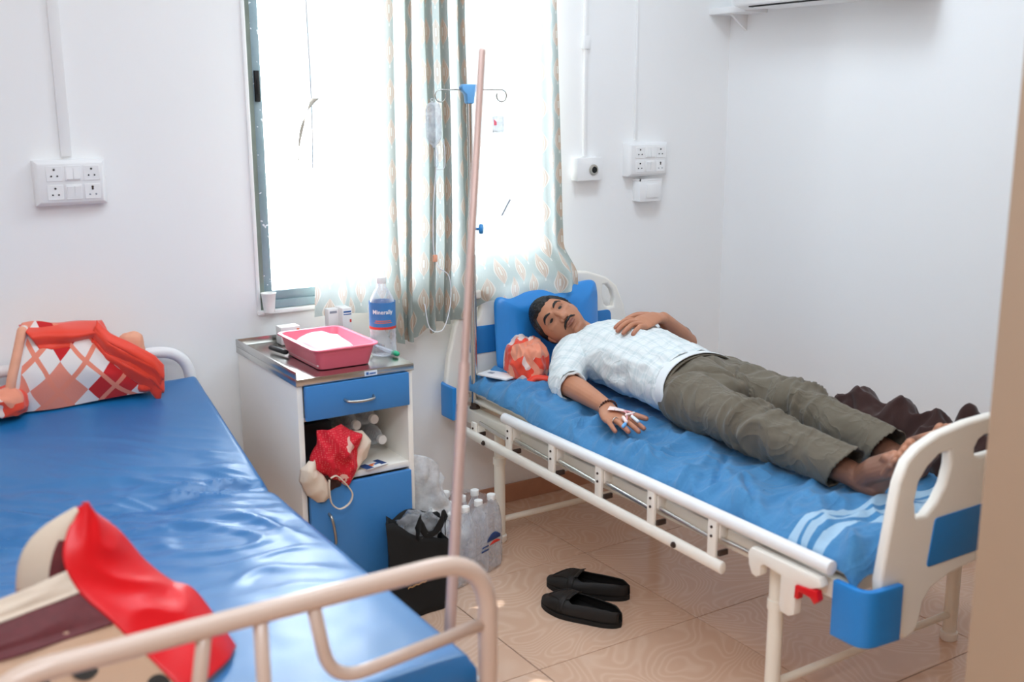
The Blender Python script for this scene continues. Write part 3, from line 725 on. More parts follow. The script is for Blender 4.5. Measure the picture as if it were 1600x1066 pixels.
# ================================================================== RIGHT BED (occupied)
BX0, BX1 = 1.985, 2.745      # frame
FY, HY = -1.965, -0.085
def base_z(y): return 0.535+0.045*smoothstep(-1.0, -.25, y)      # mattress top
def make_right_bed():
    t = thing('hospital_bed', (2.37, -1.0, 0), 'white-framed hospital bed with guard rail that the man lies on, right of the window', 'hospital bed', 'hospital beds')
    cp = M['cream_paint']
    # rails of the base
    obj('side_rail', MB().bb((BX0-.03, FY+.02, .415), (BX0+.012, HY-.02, .468)), cp, t, bevel=0.004)
    obj('side_rail', MB().bb((BX1-.012, FY+.02, .415), (BX1+.03, HY-.02, .468)), cp, t, bevel=0.004)
    for y in (FY+.05, -1.45, -.95, -.45, HY-.05):
        obj('cross_rail', MB().bb((BX0, y-.02, .425), (BX1, y+.02, .46)), cp, t, bevel=0.003)
    obj('platform', MB().grid(lambda u, v: V((BX0-.01+u*(BX1-BX0+.02), FY+.04+v*1.80, base_z(FY+.04+v*1.80)-.075)), 2, 20), cp, t, mods=[('SOLIDIFY', {'thickness': .012})])
    # legs with collars and feet
    for x in (BX0-.008, BX1-.02):
        for y in (-1.71, -.335):
            lg = obj('leg', MB().tube([(x, y, .012), (x, y, .43)], .0205, 16), cp, t)
            obj('collar', MB().lathe([(.0205, 0), (.024, .002), (.024, .028), (.0205, .03)], (x, y, .30), 16), cp, lg)
            obj('foot_cap', MB().lathe([(.022, 0), (.026, .006), (.026, .026), (.021, .03)], (x, y, 0), 16), M['black'] if 0 else M['cream_plastic'], lg)
    obj('stretcher', MB().tube([(BX0, -1.71, .085), (BX1-.02, -1.71, .085)], .0115, 12), cp, t)
    obj('stretcher', MB().tube([(BX0, -.335, .085), (BX1-.02, -.335, .085)], .0115, 12), cp, t)
    # guard rail, folded down on the near side
    gx = 1.930
    pt = [V((gx, -.44, .512)), V((gx-.002, -1.93, .507))]
    obj('guard_tube', MB().tube([V((gx, -.445, .512)), V((gx, -1.2, .511)), V((gx, -1.925, .507))], .0185, 20, cap='flat'), M['white_plastic'], t, bevel=0.003)
    lb = obj('lower_bar', MB().tube([(gx-.012, -.155, .400), (gx-.012, -1.57, .375)], .0125, 12, rb=.019, up=(0, 0, 1)), M['cream_plastic'], t, bevel=0.004)
    ys = [-.25, -.49, -.755, -1.012, -1.266, -1.523]
    for i, y in enumerate(ys):
        ztop = .500 if i else .448
        br = obj('bracket', MB().bb((gx-.014, y-.016, .385), (gx-.004, y+.016, ztop)).bb((gx-.004, y-.022, ztop-.052), (gx+.03, y-.016, ztop-.01)), M['cream_plastic'], t, bevel=0.002)
        for dz in (-.022, -.048):
            obj('bolt', MB().lathe([(.004, 0), (.004, .003), (.001, .0035)], (gx-.014, y, ztop+dz), 10, (-1, 0, 0)), M['dark_hole'], br)
        obj('pivot', MB().bb((gx-.006, y-.026, .398), (gx+.026, y-.016, .414)), M['dark_hole'], br, bevel=0.002)
    for i in range(5):
        a, b = ys[i]-.02, ys[i+1]+.018
        obj('link_rod', MB().tube([(gx+.004, a, .448), (gx+.004, b, .434)], .0065, 10, rb=.008, up=(0, 0, 1)), M['steel'], t)
    obj('link_rod', MB().tube([(gx+.004, ys[5]-.02, .446), (gx+.004, -1.71, .446)], .0065, 10), M['steel'], t)
    for y, z in ((-.345, .397), (-1.385, .379)):
        obj('bolt', MB().lathe([(.009, 0), (.009, .004), (.005, .005), (.005, .009), (.001, .0095)], (gx-.025, y, z), 12, (-1, 0, 0)), M['dark_hole'], t)
    # latch casting with red lever
    lx = gx-.022
    poly = [(-1.680, .478), (-1.905, .478), (-1.915, .458), (-1.880, .440), (-1.835, .436), (-1.832, .352), (-1.815, .342), (-1.788, .344), (-1.782, .362), (-1.784, .440), (-1.725, .446), (-1.712, .436), (-1.712, .412), (-1.700, .402), (-1.684, .406), (-1.672, .430), (-1.668, .462)]
    lt = obj('latch', MB().prism(poly, lambda u, v, w_: V((lx+w_, u, v)), .028), M['cream_plastic'], t, bevel=0.003)
    obj('latch_lever', MB().prism([(-1.838, .436), (-1.905, .446), (-1.912, .424), (-1.90, .410), (-1.886, .422), (-1.850, .424), (-1.848, .402), (-1.836, .402)], lambda u, v, w_: V((lx-.006+w_, u, v)), .02), M['red_plastic'], lt, bevel=0.0015)
    # head and foot boards: moulded, with hand holes and blue panels
    def board(y, side, pts, holes, panels, name, thick=.030):
        """pts: outline (x,z); side=-1 foot (outer face towards -y), +1 head"""
        me = bpy.data.meshes.new(name); cu = bpy.data.curves.new('b', 'CURVE'); cu.dimensions = '2D'; cu.fill_mode = 'BOTH'
        cu.extrude = thick/2-.009; cu.bevel_depth = .009; cu.bevel_resolution = 3; cu.offset = -.009; cu.resolution_u = 4
        def spl(ps):
            s_ = cu.splines.new('POLY'); s_.points.add(len(ps)-1); s_.use_cyclic_u = True
            for q, p in zip(s_.points, ps): q.co = (p[0], p[1], 0, 1)
        spl(pts)
        for h in holes: spl(h)
        o_ = bpy.data.objects.new('b', cu); COL.objects.link(o_); me = evaluated(o_); bpy.data.objects.remove(o_)
        for v_ in me.vertices: v_.co = V((v_.co.x, y+v_.co.z, v_.co.y))
        me.materials.clear(); me.materials.append(M['cream_plastic'])
        b = obj(name, me, M['cream_plastic'], t, smooth=50)
        for pn in panels:
            obj('colour_panel', MB().prism(pn, lambda u, v, w_: V((u, y-thick/2-.0035+w_, v)), .006), M['panel_blue'], b, bevel=0.0015, smooth=30)
        return b
    def rounded(ps, r): return [(p.x, p.y) for p in fillet([V((a, b, 0)) for a, b in ps], r, 5)]
    cx = 2.375
    # foot board
    left = [(cx, .838), (2.28, .836), (2.17, .824), (2.10, .802), (2.060, .775), (2.036, .725), (2.018, .62), (1.996, .49), (2.005, .40), (2.06, .345), (2.10, .312), (2.135, .318), (2.155, .352), (2.162, .395), (2.19, .425), (2.255, .444), (cx, .456)]
    pts = left+[(2*cx-x, z) for x, z in left[-2:0:-1]]
    hl = [(2.110, .624), (2.100, .668), (2.110, .716), (2.138, .748), (2.176, .770), (2.220, .774), (2.222, .735), (2.210, .690), (2.182, .650), (2.148, .624)]
    hc = [(2.318, .742), (2.314, .762), (2.328, .782), (2.35, .790), (2.40, .790), (2.422, .782), (2.436, .762), (2.432, .742), (2.41, .738), (2.34, .738)]
    pl = roundpoly([(2.160, .487), (2.366, .487), (2.368, .61), (2.178, .61)], .012)
    board(-2.0, -1, pts, [hl, hc, [(2*cx-x, z) for x, z in hl][::-1]], [pl, [(2*cx-x, z) for x, z in pl][::-1]], 'foot_board')
    # head board
    cx = 2.345
    left = [(cx, .945), (2.25, .943), (2.13, .930), (2.04, .90), (1.985, .86), (1.945, .775), (1.915, .66), (1.90, .54), (1.905, .47), (cx, .47)]
    pts = left[:-1]+[(2*cx-x, z) for x, z in left[-2:0:-1]]
    hl = [(2.002, .775), (1.998, .81), (2.012, .845), (2.035, .868), (2.055, .868), (2.060, .83), (2.048, .79), (2.028, .772)]
    hc = [(2.25, .875), (2.25, .90), (2.30, .912), (2.39, .912), (2.44, .90), (2.44, .875), (2.40, .866), (2.29, .866)]
    pl = roundpoly([(2.005, .658), (2.682, .658), (2.672, .764), (2.012, .764)], .02)
    board(-.062, 1, pts, [hl, hc, [(2*cx-x, z) for x, z in hl][::-1]], [pl], 'head_board')
    # blue corner bumpers wrapping the four corners
    def bumper(cx_, cy_, sx, sy, z0, z1, L=.085):
        prof = [V((cx_+sx*0.0, cy_-sy*L, 0)), V((cx_+sx*.0, cy_-sy*.03, 0)), V((cx_-sx*(-.0), cy_, 0)), V((cx_-sx*.035, cy_+sy*.022, 0)), V((cx_-sx*.115, cy_+sy*.03, 0))]
        path = fillet([V((cx_, cy_-sy*L, 0)), V((cx_-.0, cy_+sy*.018, 0)), V((cx_-sx*.12, cy_+sy*.026, 0))], .045, 8)
        inn = []
        for i, p in enumerate(path):
            tn = (path[min(i+1, len(path)-1)]-path[max(i-1, 0)]).normalized(); nrm = V((tn.y, -tn.x, 0))
            if nrm.dot(V((cx_-sx*.2, cy_-sy*.2, 0))-p) < 0: nrm = -nrm
            inn.append(p+nrm*.018)
        ring = path+inn[::-1]; n = len(ring)
        rings = []
        for k, z in enumerate((z0, z0+.012, z0+(z1-z0)*.33, z0+(z1-z0)*.36, z0+(z1-z0)*.66, z0+(z1-z0)*.69, z1-.012, z1)):
            rings.append([q+V((0, 0, z)) for q in ring])
        obj('corner_bumper', MB().ring_strip(rings), M['bumper_blue'], t, bevel=0.003, smooth=35)
    bumper(1.932, -2.012, -1, -1, .335, .478)
    bumper(1.885, -.055, -1, 1, .435, .560, .10)
    bumper(2.818, -2.012, 1, -1, .335, .478)
    return t
make_right_bed()
o = obj('mattress', MB().ring_strip([[V((x, y, z)) for x, z in ((1.985, base_z(y)-.062), (1.978, base_z(y)-.03), (1.99, base_z(y)-.008), (2.775, base_z(y)-.008), (2.79, base_z(y)-.03), (2.785, base_z(y)-.062))] for y in [-1.955+1.86*k/24 for k in range(25)]]), M['cream_plastic'], smooth=50)
tag(o, 'thin white mattress under the blue sheet on the right bed', 'mattress')
def sheet():
    x0, x1 = 1.962, 2.80
    y0, y1 = -1.976, -.10
    # cross profile: near skirt, top, far skirt
    def f(u, v):
        y = y0+(y1-y0)*v; zt = base_z(y)
        drop = .040
        s = u*1.06
        if u < .14:
            k = u/.14; x = x0+.004*math.sin(y*23)+.028*k**2.2; z = zt-drop+ (drop-.003)*k**.85
        elif u > .93:
            k = (u-.93)/.07; x = x1-.01+.012*k; z = zt-.004-.07*k
        else:
            k = (u-.14)/.79; x = x0+.03+(x1-.01-x0-.03)*k; z = zt
        e = min(1, (u)/.05, (1-u)/.05, v/.03+.25, (1-v)/.03+.25)
        wx = nz((x*2.2+4, y*2.2, 1))*.4
        r1 = max(0, ridge((x*3.0+y*2.6+wx, y*5.2-x*3.5, 2)) - .35)**1.6
        r2 = max(0, ridge((x*5+y*3+wx, y*11-x*6, 5)) - .3)**1.5
        r3 = ridge((x*2+9, y*16+x*6, 7))-.5
        near = .45+.55*smoothstep(.55, 0, (x-1.97))
        h = (.055*r1+.030*r2+.006*r3)*near+.006*nz((x*5, y*5, 3))
        # long crease lines beside the man's hand
        for (ax, ay, bx, by, wd, dp) in ((1.99, -1.10, 2.16, -1.20, .006, .012), (2.02, -1.42, 2.22, -1.25, .007, .009), (1.98, -1.62, 2.10, -1.45, .008, .008)):
            A, B = V((ax, ay)), V((bx, by)); P = V((x, y)); tt = max(0, min(1, (P-A).dot(B-A)/(B-A).length_squared))
            d = (P-(A+(B-A)*tt)).length; h -= dp*math.exp(-(d/wd)**2)*(1-.3*tt); h += dp*.8*math.exp(-((d-.018)/.014)**2)
        body = smoothstep(.0, .10, max(abs(x-2.40)-.05, 0)) if y > -1.6 else 1
        h *= (.2+.8*body)
        fd = .05*max(0, 1-v/.022)**2
        if u < .14:
            k = u/.14
            return V((x-min(.005, max(0, h)*.5)*(1-k)-.002, y, z+h*k*e-fd))
        return V((x, y, z+h*e+.002-fd))
    return MB().grid(f, 110, 260, uvf=lambda u, v: (u*.9, -(y0+(y1-y0)*v)))
o = obj('bed_sheet', sheet(), M['sheet'], smooth=180, fixn=False)
tag(o, 'creased blue woven bed sheet with white bands near the foot, under the lying man', 'bed sheet')

# pillow standing against the head board
def pillow():
    c = V((2.325, -.135, .735)); U = V((.24, 0, 0)); W = V((0, .075, .985)).normalized()*.165; T = V((0, -1, .08)).normalized()
    def f(th, ph):
        a = 2*PI*th; b = PI*(ph-.5)
        ca, sa = math.cos(a), math.sin(a); e = .20
        sx = math.copysign(abs(ca)**e, ca); sz = math.copysign(abs(sa)**e, sa); cb = math.cos(b); m = max(cb, 0)**.32
        th_ = .046*math.sin(b)*(1.0-.55*max(abs(sx*m), abs(sz*m))**5)
        p = c+U*sx*m+W*sz*m+T*th_-W*.06*(1-(sx*m)**2)*max(0, sz*m)
        pinch = .010*max(0, ridge((p.x*9, p.z*6, 1))-.5)*(abs(math.sin(b)) > .2)
        dent = .030*math.exp(-((p.x-2.29)/.075)**2-((p.z-.745)/.07)**2)*(math.sin(b) > 0)
        return p+T*(pinch-dent)+V((0, 0, .014*sx*m*(sz*m)))
    return MB().grid(f, 96, 40)
o = obj('pillow', pillow(), M['pillow'], smooth=180, merge=.0004)
tag(o, 'glossy blue vinyl pillow propped upright behind the man\'s head', 'pillow')

# orange, pink and white fleece bundle beside the head
def bundle(c, rad, q=None, seed=0, amp=.02, fr=9, e=.75, flat=0.0, n=(80, 44), ridge_dir=(1, 1, 1)):
    c = V(c); q = q or Quaternion()
    def f(th, ph):
        a = 2*PI*th; b = PI*(ph-.5)
        d = V((math.copysign(abs(math.cos(a))**e, math.cos(a))*max(math.cos(b), 0)**e, math.copysign(abs(math.sin(a))**e, math.sin(a))*max(math.cos(b), 0)**e, math.copysign(abs(math.sin(b))**e, math.sin(b))))
        p = V((d.x*rad[0], d.y*rad[1], d.z*rad[2]))
        s_ = V((p.x*fr*ridge_dir[0], p.y*fr*ridge_dir[1], p.z*fr*ridge_dir[2]))+V((seed, seed*2, 0))
        wv = V((nz(s_*.6), nz(s_*.6+V((5, 0, 0))), nz(s_*.6+V((0, 5, 0)))))*.6
        h = amp*(ridge(s_+wv)-.35)+amp*.45*(ridge(s_*2.1+wv*2)-.4)
        h *= 1 if p.z > -rad[2]*.7 else .2
        p = p+d.normalized()*h
        return c+q @ p
    return MB().grid(f, n[0], n[1])
o = obj('fleece_blanket', bundle((2.155, -.235, .645), (.070, .105, .085), Quaternion((0, 0, 1), -.3), 3, .016, 15, n=(140, 80), ridge_dir=(1.7, .8, .5)), M['fleece'], smooth=180, merge=.0004)
tag(o, 'orange, pink and white fleece bundled under the man\'s head on the right bed', 'blanket')
obj('fold', MB().tube(bez([(2.10, -.34, .592), (2.13, -.345, .606), (2.17, -.375, .603), (2.215, -.40, .598)], 16), [.012]*4+[.018]*9+[.012]*3 if 0 else .016, 12, rb=.012, up=(0, 0, 1), cap='round'), M['orange_cloth'], o, smooth=180)
# white booklet / phone on the sheet by the pillow
o = obj('booklet', MB().box((2.045, -.215, base_z(-.2)+.022), (.075, .14, .007), Matrix.Rotation(.35, 3, 'Z')), M['paper'], bevel=0.0015)
tag(o, 'flat white booklet lying on the sheet in front of the pillow', 'booklet')
obj('print', MB().box((2.035, -.185, base_z(-.2)+.0262), (.018, .022, .001), Matrix.Rotation(.35, 3, 'Z')), M['print_grey'], o)

# dark brown blanket heaped at the wall side near the feet
def brown(u, v):
    y = -1.20-.66*u; k = v
    hump = .050*math.exp(-((u-.18)/.09)**2)+.055*math.exp(-((u-.44)/.05)**2)+.025*math.exp(-((u-.60)/.06)**2)+.085*math.exp(-((u-.82-.05*(v-.5))/.045)**2)+.105
    prof = math.sin(PI*min(1, k*1.02))**.7
    x = 2.60+.22*k+.02*math.sin(u*12)-.02*(1-k)*math.cos(u*7)
    z = base_z(y)+.004+hump*prof*(.9+.3*k)*smoothstep(0, .08, u)*smoothstep(1, .93, u)
    s = V((x*10+z*6, y*9, 2)); z += .030*(ridge(s)-.4)*prof; x += .030*(ridge((z*9, y*12, 8))-.5); y += .02*(ridge((x*12, z*12, 5))-.5); z += .010*(ridge((x*24, y*22, 4))-.4)*prof
    return V((x, y, max(z, base_z(y)+.004)))
o = obj('brown_blanket', MB().grid(brown, 110, 50), M['brown_cloth'], smooth=180, mods=[('SOLIDIFY', {'thickness': .004})])
tag(o, 'dark brown blanket heaped by the wall beside the man\'s feet', 'blanket')

# ================================================================== DRIP STAND of the right bed
t = thing('drip_stand', (1.983, -.15, .47), 'steel drip stand with blue top joint fixed to the head corner of the right bed', 'drip stand')
obj('pole', MB().tube([(1.983, -.15, .462), (1.975, -.15, 1.615)], .0105, 16), M['steel'], t)
obj('pole_sleeve', MB().tube([(1.983, -.15, .462), (1.98, -.15, 1.05)], .0125, 16), M['steel'], t)
obj('socket', MB().lathe([(.020, 0), (.020, .012), (.015, .016), (.0135, .03)], (1.983, -.15, .462), 16), M['dark_hole'], t)
obj('top_joint', MB().prism([(-.036, .020), (-.028, .032), (.036, .032), (.040, .022), (.018, .002), (.013, -.035), (-.013, -.035), (-.016, -.004), (-.030, .008)], lambda u, v, w_: V((1.975+u, -.164+w_, 1.625+v)), .028), M['light_blue_plastic'], t, bevel=0.004)
for sgn, L in ((1, .135), (-1, .115)):
    pts = [V((1.975+sgn*.01, -.15, 1.638)), V((1.975+sgn*L, -.15, 1.638))]
    a = [V((1.975+sgn*(L+.021*math.sin(k*PI/8)), -.15, 1.638-.021+.021*math.cos(k*PI/8))) for k in range(1, 14)]
    obj('hook', MB().tube(pts+a, .0022, 8, cap='round'), M['steel'], t)
kn = obj('clamp_knob', MB().lathe([(.005, 0), (.005, .014), (.017, .016), (.019, .022), (.017, .029), (.008, .031), (.002, .031)], (1.99, -.155, 1.145), 12, (.8, -.6, 0)), M['knob_blue'], t, smooth=30)
# drip bag + line
hx = 1.975-.136
t = thing('drip_bag', (hx-.01, -.15, 1.44), 'clear plastic drip bottle hanging from the left hook of the drip stand', 'drip bag')
obj('bag', MB().ring_strip([[V((hx-.008+w_*math.cos(a*PI/12), -.15+w_*.45*math.sin(a*PI/12), z)) for a in range(24)] for w_, z in ((.010, 1.596), (.022, 1.590), (.030, 1.57), (.031, 1.52), (.029, 1.475), (.018, 1.455), (.008, 1.448), (.008, 1.44))]), M['drip'], t)
obj('hanger', MB().tube([V((hx-.012+.006*math.cos(k*PI/8), -.15, 1.603+.006*math.sin(k*PI/8))) for k in range(16)], .001, 6, loop=True), M['tube'], t)
obj('drip_chamber', MB().lathe([(.004, 0), (.007, .005), (.0075, .05), (.005, .058), (.003, .07)], (hx, -.15, 1.372), 14), M['clear'], t)
line = bez([(hx, -.15, 1.374), (hx-.006, -.15, 1.33), (hx-.016, -.15, 1.22), (hx-.018, -.15, 1.08), (hx-.004, -.16, 1.02), (hx+.035, -.165, .98), (hx+.038, -.165, .88), (hx+.005, -.165, .79), (hx-.045, -.16, .80), (hx-.062, -.155, .89)], 70)
obj('drip_line', MB().tube(line, .0018, 8), M['tube'], t)
obj('drip_line', MB().tube(bez([(hx-.003, -.15, 1.365), (hx+.03, -.15, 1.368), (hx+.034, -.15, 1.42), (hx+.03, -.15, 1.47)], 20), .0014, 8), M['tube'], t)
obj('roller_clamp', MB().box((hx-.014, -.152, 1.05), (.016, .012, .026)), M['peach_cloth'], t, bevel=0.003)

# ================================================================== LEFT BED (empty)
def lz(y): return .542+(.725-.542)*max(0, min(1, (y+.74)/.64))-.008*math.exp(-((y+.75)/.03)**2)
def make_left_bed():
    t = thing('hospital_bed', (.54, -1.0, 0), 'hospital bed with ivory tubular rails in the left foreground, without anyone on it', 'hospital bed', 'hospital beds')
    pp = M['pink_paint']; y = -1.915; cx = .535; R = .0185
    outer = fillet([V((.978, y, .10)), V((.978, y, .765)), V((2*cx-.978, y, .765)), V((2*cx-.978, y, .10))], .12, 12)
    obj('foot_rail', MB().tube(outer, R, 20), pp, t, smooth=180)
    lo = fillet([V((.975, y, .627)), V((.655, y, .597)), V((.628, y, .762))], .07, 8)
    obj('rail_bar', MB().tube(lo, .0125, 14), pp, t, smooth=180)
    obj('rail_bar', MB().tube([V((2*cx-p.x, p.y, p.z)) for p in lo], .0125, 14), pp, t, smooth=180)
    obj('rail_bar', MB().tube([(cx, y, .765), (cx, y, .42)], .0125, 14), pp, t, smooth=180)
    obj('rail_bar', MB().tube([(.978, y, .43), (2*cx-.978, y, .43)], .0125, 14), pp, t, smooth=180)
    yh = -.055
    outer = fillet([V((.955, yh, .10)), V((.955, yh, .81)), V((2*cx-.965, yh, .81)), V((2*cx-.965, yh, .10))], .11, 12)
    obj('head_rail', MB().tube(outer, R, 20), M['white_plastic'], t, smooth=180)
    for x in (.63, .43): obj('rail_bar', MB().tube([(x, yh, .81), (x, yh, .45)], .0125, 12), M['white_plastic'], t, smooth=180)
    for x in (.13, .935): obj('side_rail', MB().bb((x-.02, y+.01, .39), (x+.02, yh-.01, .44)), pp, t, bevel=0.004)
    obj('platform', MB().grid(lambda u, v: V((.12+u*.82, -1.86+1.78*v, lz(-1.86+1.78*v)-.105)), 2, 24), pp, t, mods=[('SOLIDIFY', {'thickness': .01})])
    obj('bolt', MB().lathe([(.010, 0), (.010, .008), (.006, .010), (.006, .02), (.002, .022)], (.968, -1.895, .50), 12, (.7, -.7, 0)), M['steel'], t)
    return t
make_left_bed()
def left_mattress():
    x0, x1, y0, y1 = .085, .968, -1.872, -.075; T = .095
    def top(x, y):
        z = lz(y)
        ex = min(x-x0, x1-x); ey = min(y-y0, y1-y)
        g = math.exp(-((y+.78)/.26)**2)                       # creases gather around the hinge
        a = x*3.2+y*5; wob = nz((x*3, y*3, 0))*.7
        r = max(0, ridge((x*3.0+y*1.2+wob, y*13+x*4.5, 4))-.35)
        r2 = max(0, ridge((x*7+2, y*22+x*12, 9))-.4)
        rr = math.exp(-((y+1.0)/.35)**2)*smoothstep(.45, .75, x)*max(0, ridge((x*4-y*3.5+wob, y*7+x*5, 8))-.35)
        z += (g*(.020*r+.011*r2)+.016*rr)*smoothstep(0, .10, ex)
        z += .004*nz((x*4, y*4, 6))+.0016*nz((x*14, y*14, 6))
        gl = math.exp(-((y+.70+.05*(x-.9)+.02*math.sin(x*9))/.008)**2)*smoothstep(.60, .75, x); z -= .011*gl
        c = min(ex, ey, .02)/.02; z -= .018*(1-math.sqrt(max(0, 1-(1-c)**2)))
        return z
    nx, ny = 120, 250
    mb = MB()
    def f(u, v):
        uu = .5-.5*math.cos(PI*u) if 0 else u
        x = x0+(x1-x0)*uu; y = y0+(y1-y0)*v; return V((x, y, top(x, y)))
    mb.grid(f, nx, ny)
    per = [(x0+(x1-x0)*i/nx, y0) for i in range(nx)]+[(x1, y0+(y1-y0)*j/ny) for j in range(ny)]+[(x1-(x1-x0)*i/nx, y1) for i in range(nx)]+[(x0, y1-(y1-y0)*j/ny) for j in range(ny)]
    r0 = [V((x, y, top(x, y))) for x, y in per]
    def off(p, d, dz):
        c = V(((x0+x1)/2, (y0+y1)/2, 0)); q = p.copy()
        q.x += d*(1 if abs(p.x-x1) < 1e-6 else -1 if abs(p.x-x0) < 1e-6 else 0); q.y += d*(1 if abs(p.y-y1) < 1e-6 else -1 if abs(p.y-y0) < 1e-6 else 0); q.z += dz; return q
    rings = [r0, [off(p, .006, -.012) for p in r0], [off(p, .008, -.045) for p in r0], [off(p, .004, -T+.02) for p in r0]]
    mb.ring_strip(rings, cap=False)
    return mb
o = obj('mattress', left_mattress(), M['vinyl'], smooth=50, merge=.0002)
tag(o, 'shiny blue vinyl mattress, bare and creased, on the left bed', 'mattress')

# leaning metal pole rising from the side of the left bed
t = thing('drip_pole', (1.02, -1.672, .42), 'plain pinkish metal pole leaning up from the side of the left bed, out of focus', 'pole')
P0, P1 = V((1.022, -1.672, .42)), V((1.285, -1.40, 1.708))
obj('pole_base', MB().tube([P0, P0.lerp(P1, .48)], .0122, 18), M['pole_paint'], t)
obj('pole_top', MB().tube([P0.lerp(P1, .47), P1], .0088, 16, cap='round'), M['pole_paint'], t)
obj('clamp', MB().box(P0+V((-.02, 0, .0)), (.06, .045, .05)), M['cream_paint'], t, bevel=0.004)
# ================================================================== BEDSIDE CABINET
CX0, CX1, CY0, CY1, CZ = 1.118, 1.500, -.59, -.055, .80
t = thing('bedside_cabinet', (1.31, -.32, 0), 'cream bedside cabinet with steel top, blue drawer and blue door, between the beds', 'cabinet')
cc, cb = M['cab_cream'], M['cab_blue']
obj('side_panel', MB().bb((CX0, CY0, .06), (CX0+.018, CY1, CZ-.022)), cc, t, bevel=0.002)
obj('side_panel', MB().bb((CX1-.018, CY0, .06), (CX1, CY1, CZ-.022)), cc, t, bevel=0.002)
obj('back_panel', MB().bb((CX0+.018, CY1-.012, .06), (CX1-.018, CY1, CZ-.022)), cc, t)
obj('shelf', MB().bb((CX0+.016, CY0+.004, .458), (CX1-.016, CY1-.01, .478)), cc, t, bevel=0.002)
obj('bottom_panel', MB().bb((CX0+.016, CY0+.01, .06), (CX1-.016, CY1-.01, .08)), cc, t)
obj('divider', MB().bb((CX0+.016, CY0+.03, .655), (CX1-.016, CY1-.01, .667)), cc, t)
for x in (CX0+.03, CX1-.03):
    for y in (CY0+.04, CY1-.04): obj('foot', MB().tube([(x, y, 0), (x, y, .062)], .014, 12), M['shelf_dark'], t)
tp = obj('top', MB().bb((CX0-.004, CY0-.006, CZ-.024), (CX1+.004, CY1+.002, CZ-.002)).bb((CX0-.004, CY0-.006, CZ-.002), (CX0+.0, CY1+.002, CZ+.022)).bb((CX0-.004, CY1-.002, CZ-.002), (CX1+.004, CY1+.002, CZ+.022)).bb((CX1, CY0+.20, CZ-.002), (CX1+.004, CY1+.002, CZ+.018)), M['steel'], t, bevel=0.0012)
pl = obj('maker_plate', MB().bb((1.335, CY0-.0075, CZ-.021), (1.377, CY0-.006, CZ-.006)), M['white_gloss'], tp)
obj('plate_print', MB().bb((1.340, CY0-.0082, CZ-.0175), (1.348, CY0-.0074, CZ-.0095)).bb((1.351, CY0-.0082, CZ-.0165), (1.372, CY0-.0074, CZ-.0125)), M['print_blue'], pl)
def handle(pts, r, par): return obj('handle', MB().tube(bez(pts, 20), r, 10, cap='round'), M['brushed'], par, smooth=180)
dr = obj('drawer', MB().bb((1.139, CY0-.016, .668), (1.4815, CY0+.002, .773)), cb, t, bevel=0.0015)
handle([(1.262, CY0-.014, .718), (1.270, CY0-.034, .715), (1.310, CY0-.040, .712), (1.350, CY0-.034, .7135), (1.358, CY0-.014, .717)], .0042, dr)
obj('drawer_box', MB().bb((1.15, CY0+.002, .674), (1.47, CY1-.05, .76)), cc, dr)
do = obj('door', MB().bb((1.139, CY0-.016, .085), (1.4815, CY0+.002, .453)), cb, t, bevel=0.0015)
handle([(1.196, CY0-.014, .366), (1.198, CY0-.034, .355), (1.203, CY0-.040, .315), (1.208, CY0-.034, .275), (1.210, CY0-.014, .264)], .0042, do)

# pink tray with a white packet in it
t = thing('plastic_tray', (1.30, -.38, CZ), 'pink plastic tray on the steel cabinet top', 'tray')
def rrect(x0, x1, y0, y1, r, z, n=5):
    return [V((p.x, p.y, z)) for p in [V((cx+r*math.cos(a0+k*PI/2/n), cy+r*math.sin(a0+k*PI/2/n), 0)) for cx, cy, a0 in ((x1-r, y1-r, 0), (x0+r, y1-r, PI/2), (x0+r, y0+r, PI), (x1-r, y0+r, 1.5*PI)) for k in range(n+1)]]
rings = []
for gx, r, z in ((0, .02, .0015), (.016, .026, .062), (.026, .032, .064), (.026, .032, .068), (.014, .026, .068), (-.002, .018, .005)):
    rings.append(rrect(1.215-gx, 1.385+gx, -.535-gx, -.255+gx, r, CZ+z))
obj('tray_shell', MB().ring_strip(rings), M['pink_tray'], t, smooth=35)
def packet(u, v):
    x = 1.212+.150*u; y = -.528+.245*v; e = (4*u*(1-u))**.35*(4*v*(1-v))**.35
    return V((x, y, CZ+.012+.066*e+.010*ridge((x*14, y*11, 1))*e))
o = obj('white_packet', MB().grid(packet, 30, 30).grid(lambda u, v: V((1.212+.150*u, -.528+.245*v, CZ+.0105)), 2, 2), M['paper'], smooth=180)
tag(o, 'crumpled white packet lying inside the pink tray', 'packet')
# boxes at the back of the cabinet top
t = thing('medicine_box', (1.492, -.12, CZ), 'upright white medicine box with blue and grey bars behind the pink tray', 'box')
obj('carton', MB().bb((1.462, -.150, CZ), (1.497, -.085, CZ+.105)).bb((1.425, -.115, CZ), (1.462, -.080, CZ+.100)), M['paper'], t, bevel=0.001)
obj('blue_bar', MB().bb((1.466, -.1508, CZ+.090), (1.494, -.1498, CZ+.095)).bb((1.466, -.1508, CZ+.082), (1.494, -.1498, CZ+.085)), M['print_blue'], t)
obj('grey_bar', MB().bb((1.430, -.1158, CZ+.085), (1.456, -.1148, CZ+.093)), M['print_grey'], t)
obj('red_mark', MB().bb((1.488, -.1508, CZ+.055), (1.494, -.1498, CZ+.065)), M['print_red'], t)
t = thing('carton', (1.27, -.11, CZ), 'small white carton with an orange end stripe at the back left of the cabinet top', 'box')
obj('carton_body', MB().bb((1.245, -.135, CZ), (1.312, -.085, CZ+.060)), M['paper'], t, bevel=0.001)
obj('stripe', MB().bb((1.300, -.1358, CZ+.008), (1.309, -.1345, CZ+.052)), M['print_orange'], t)
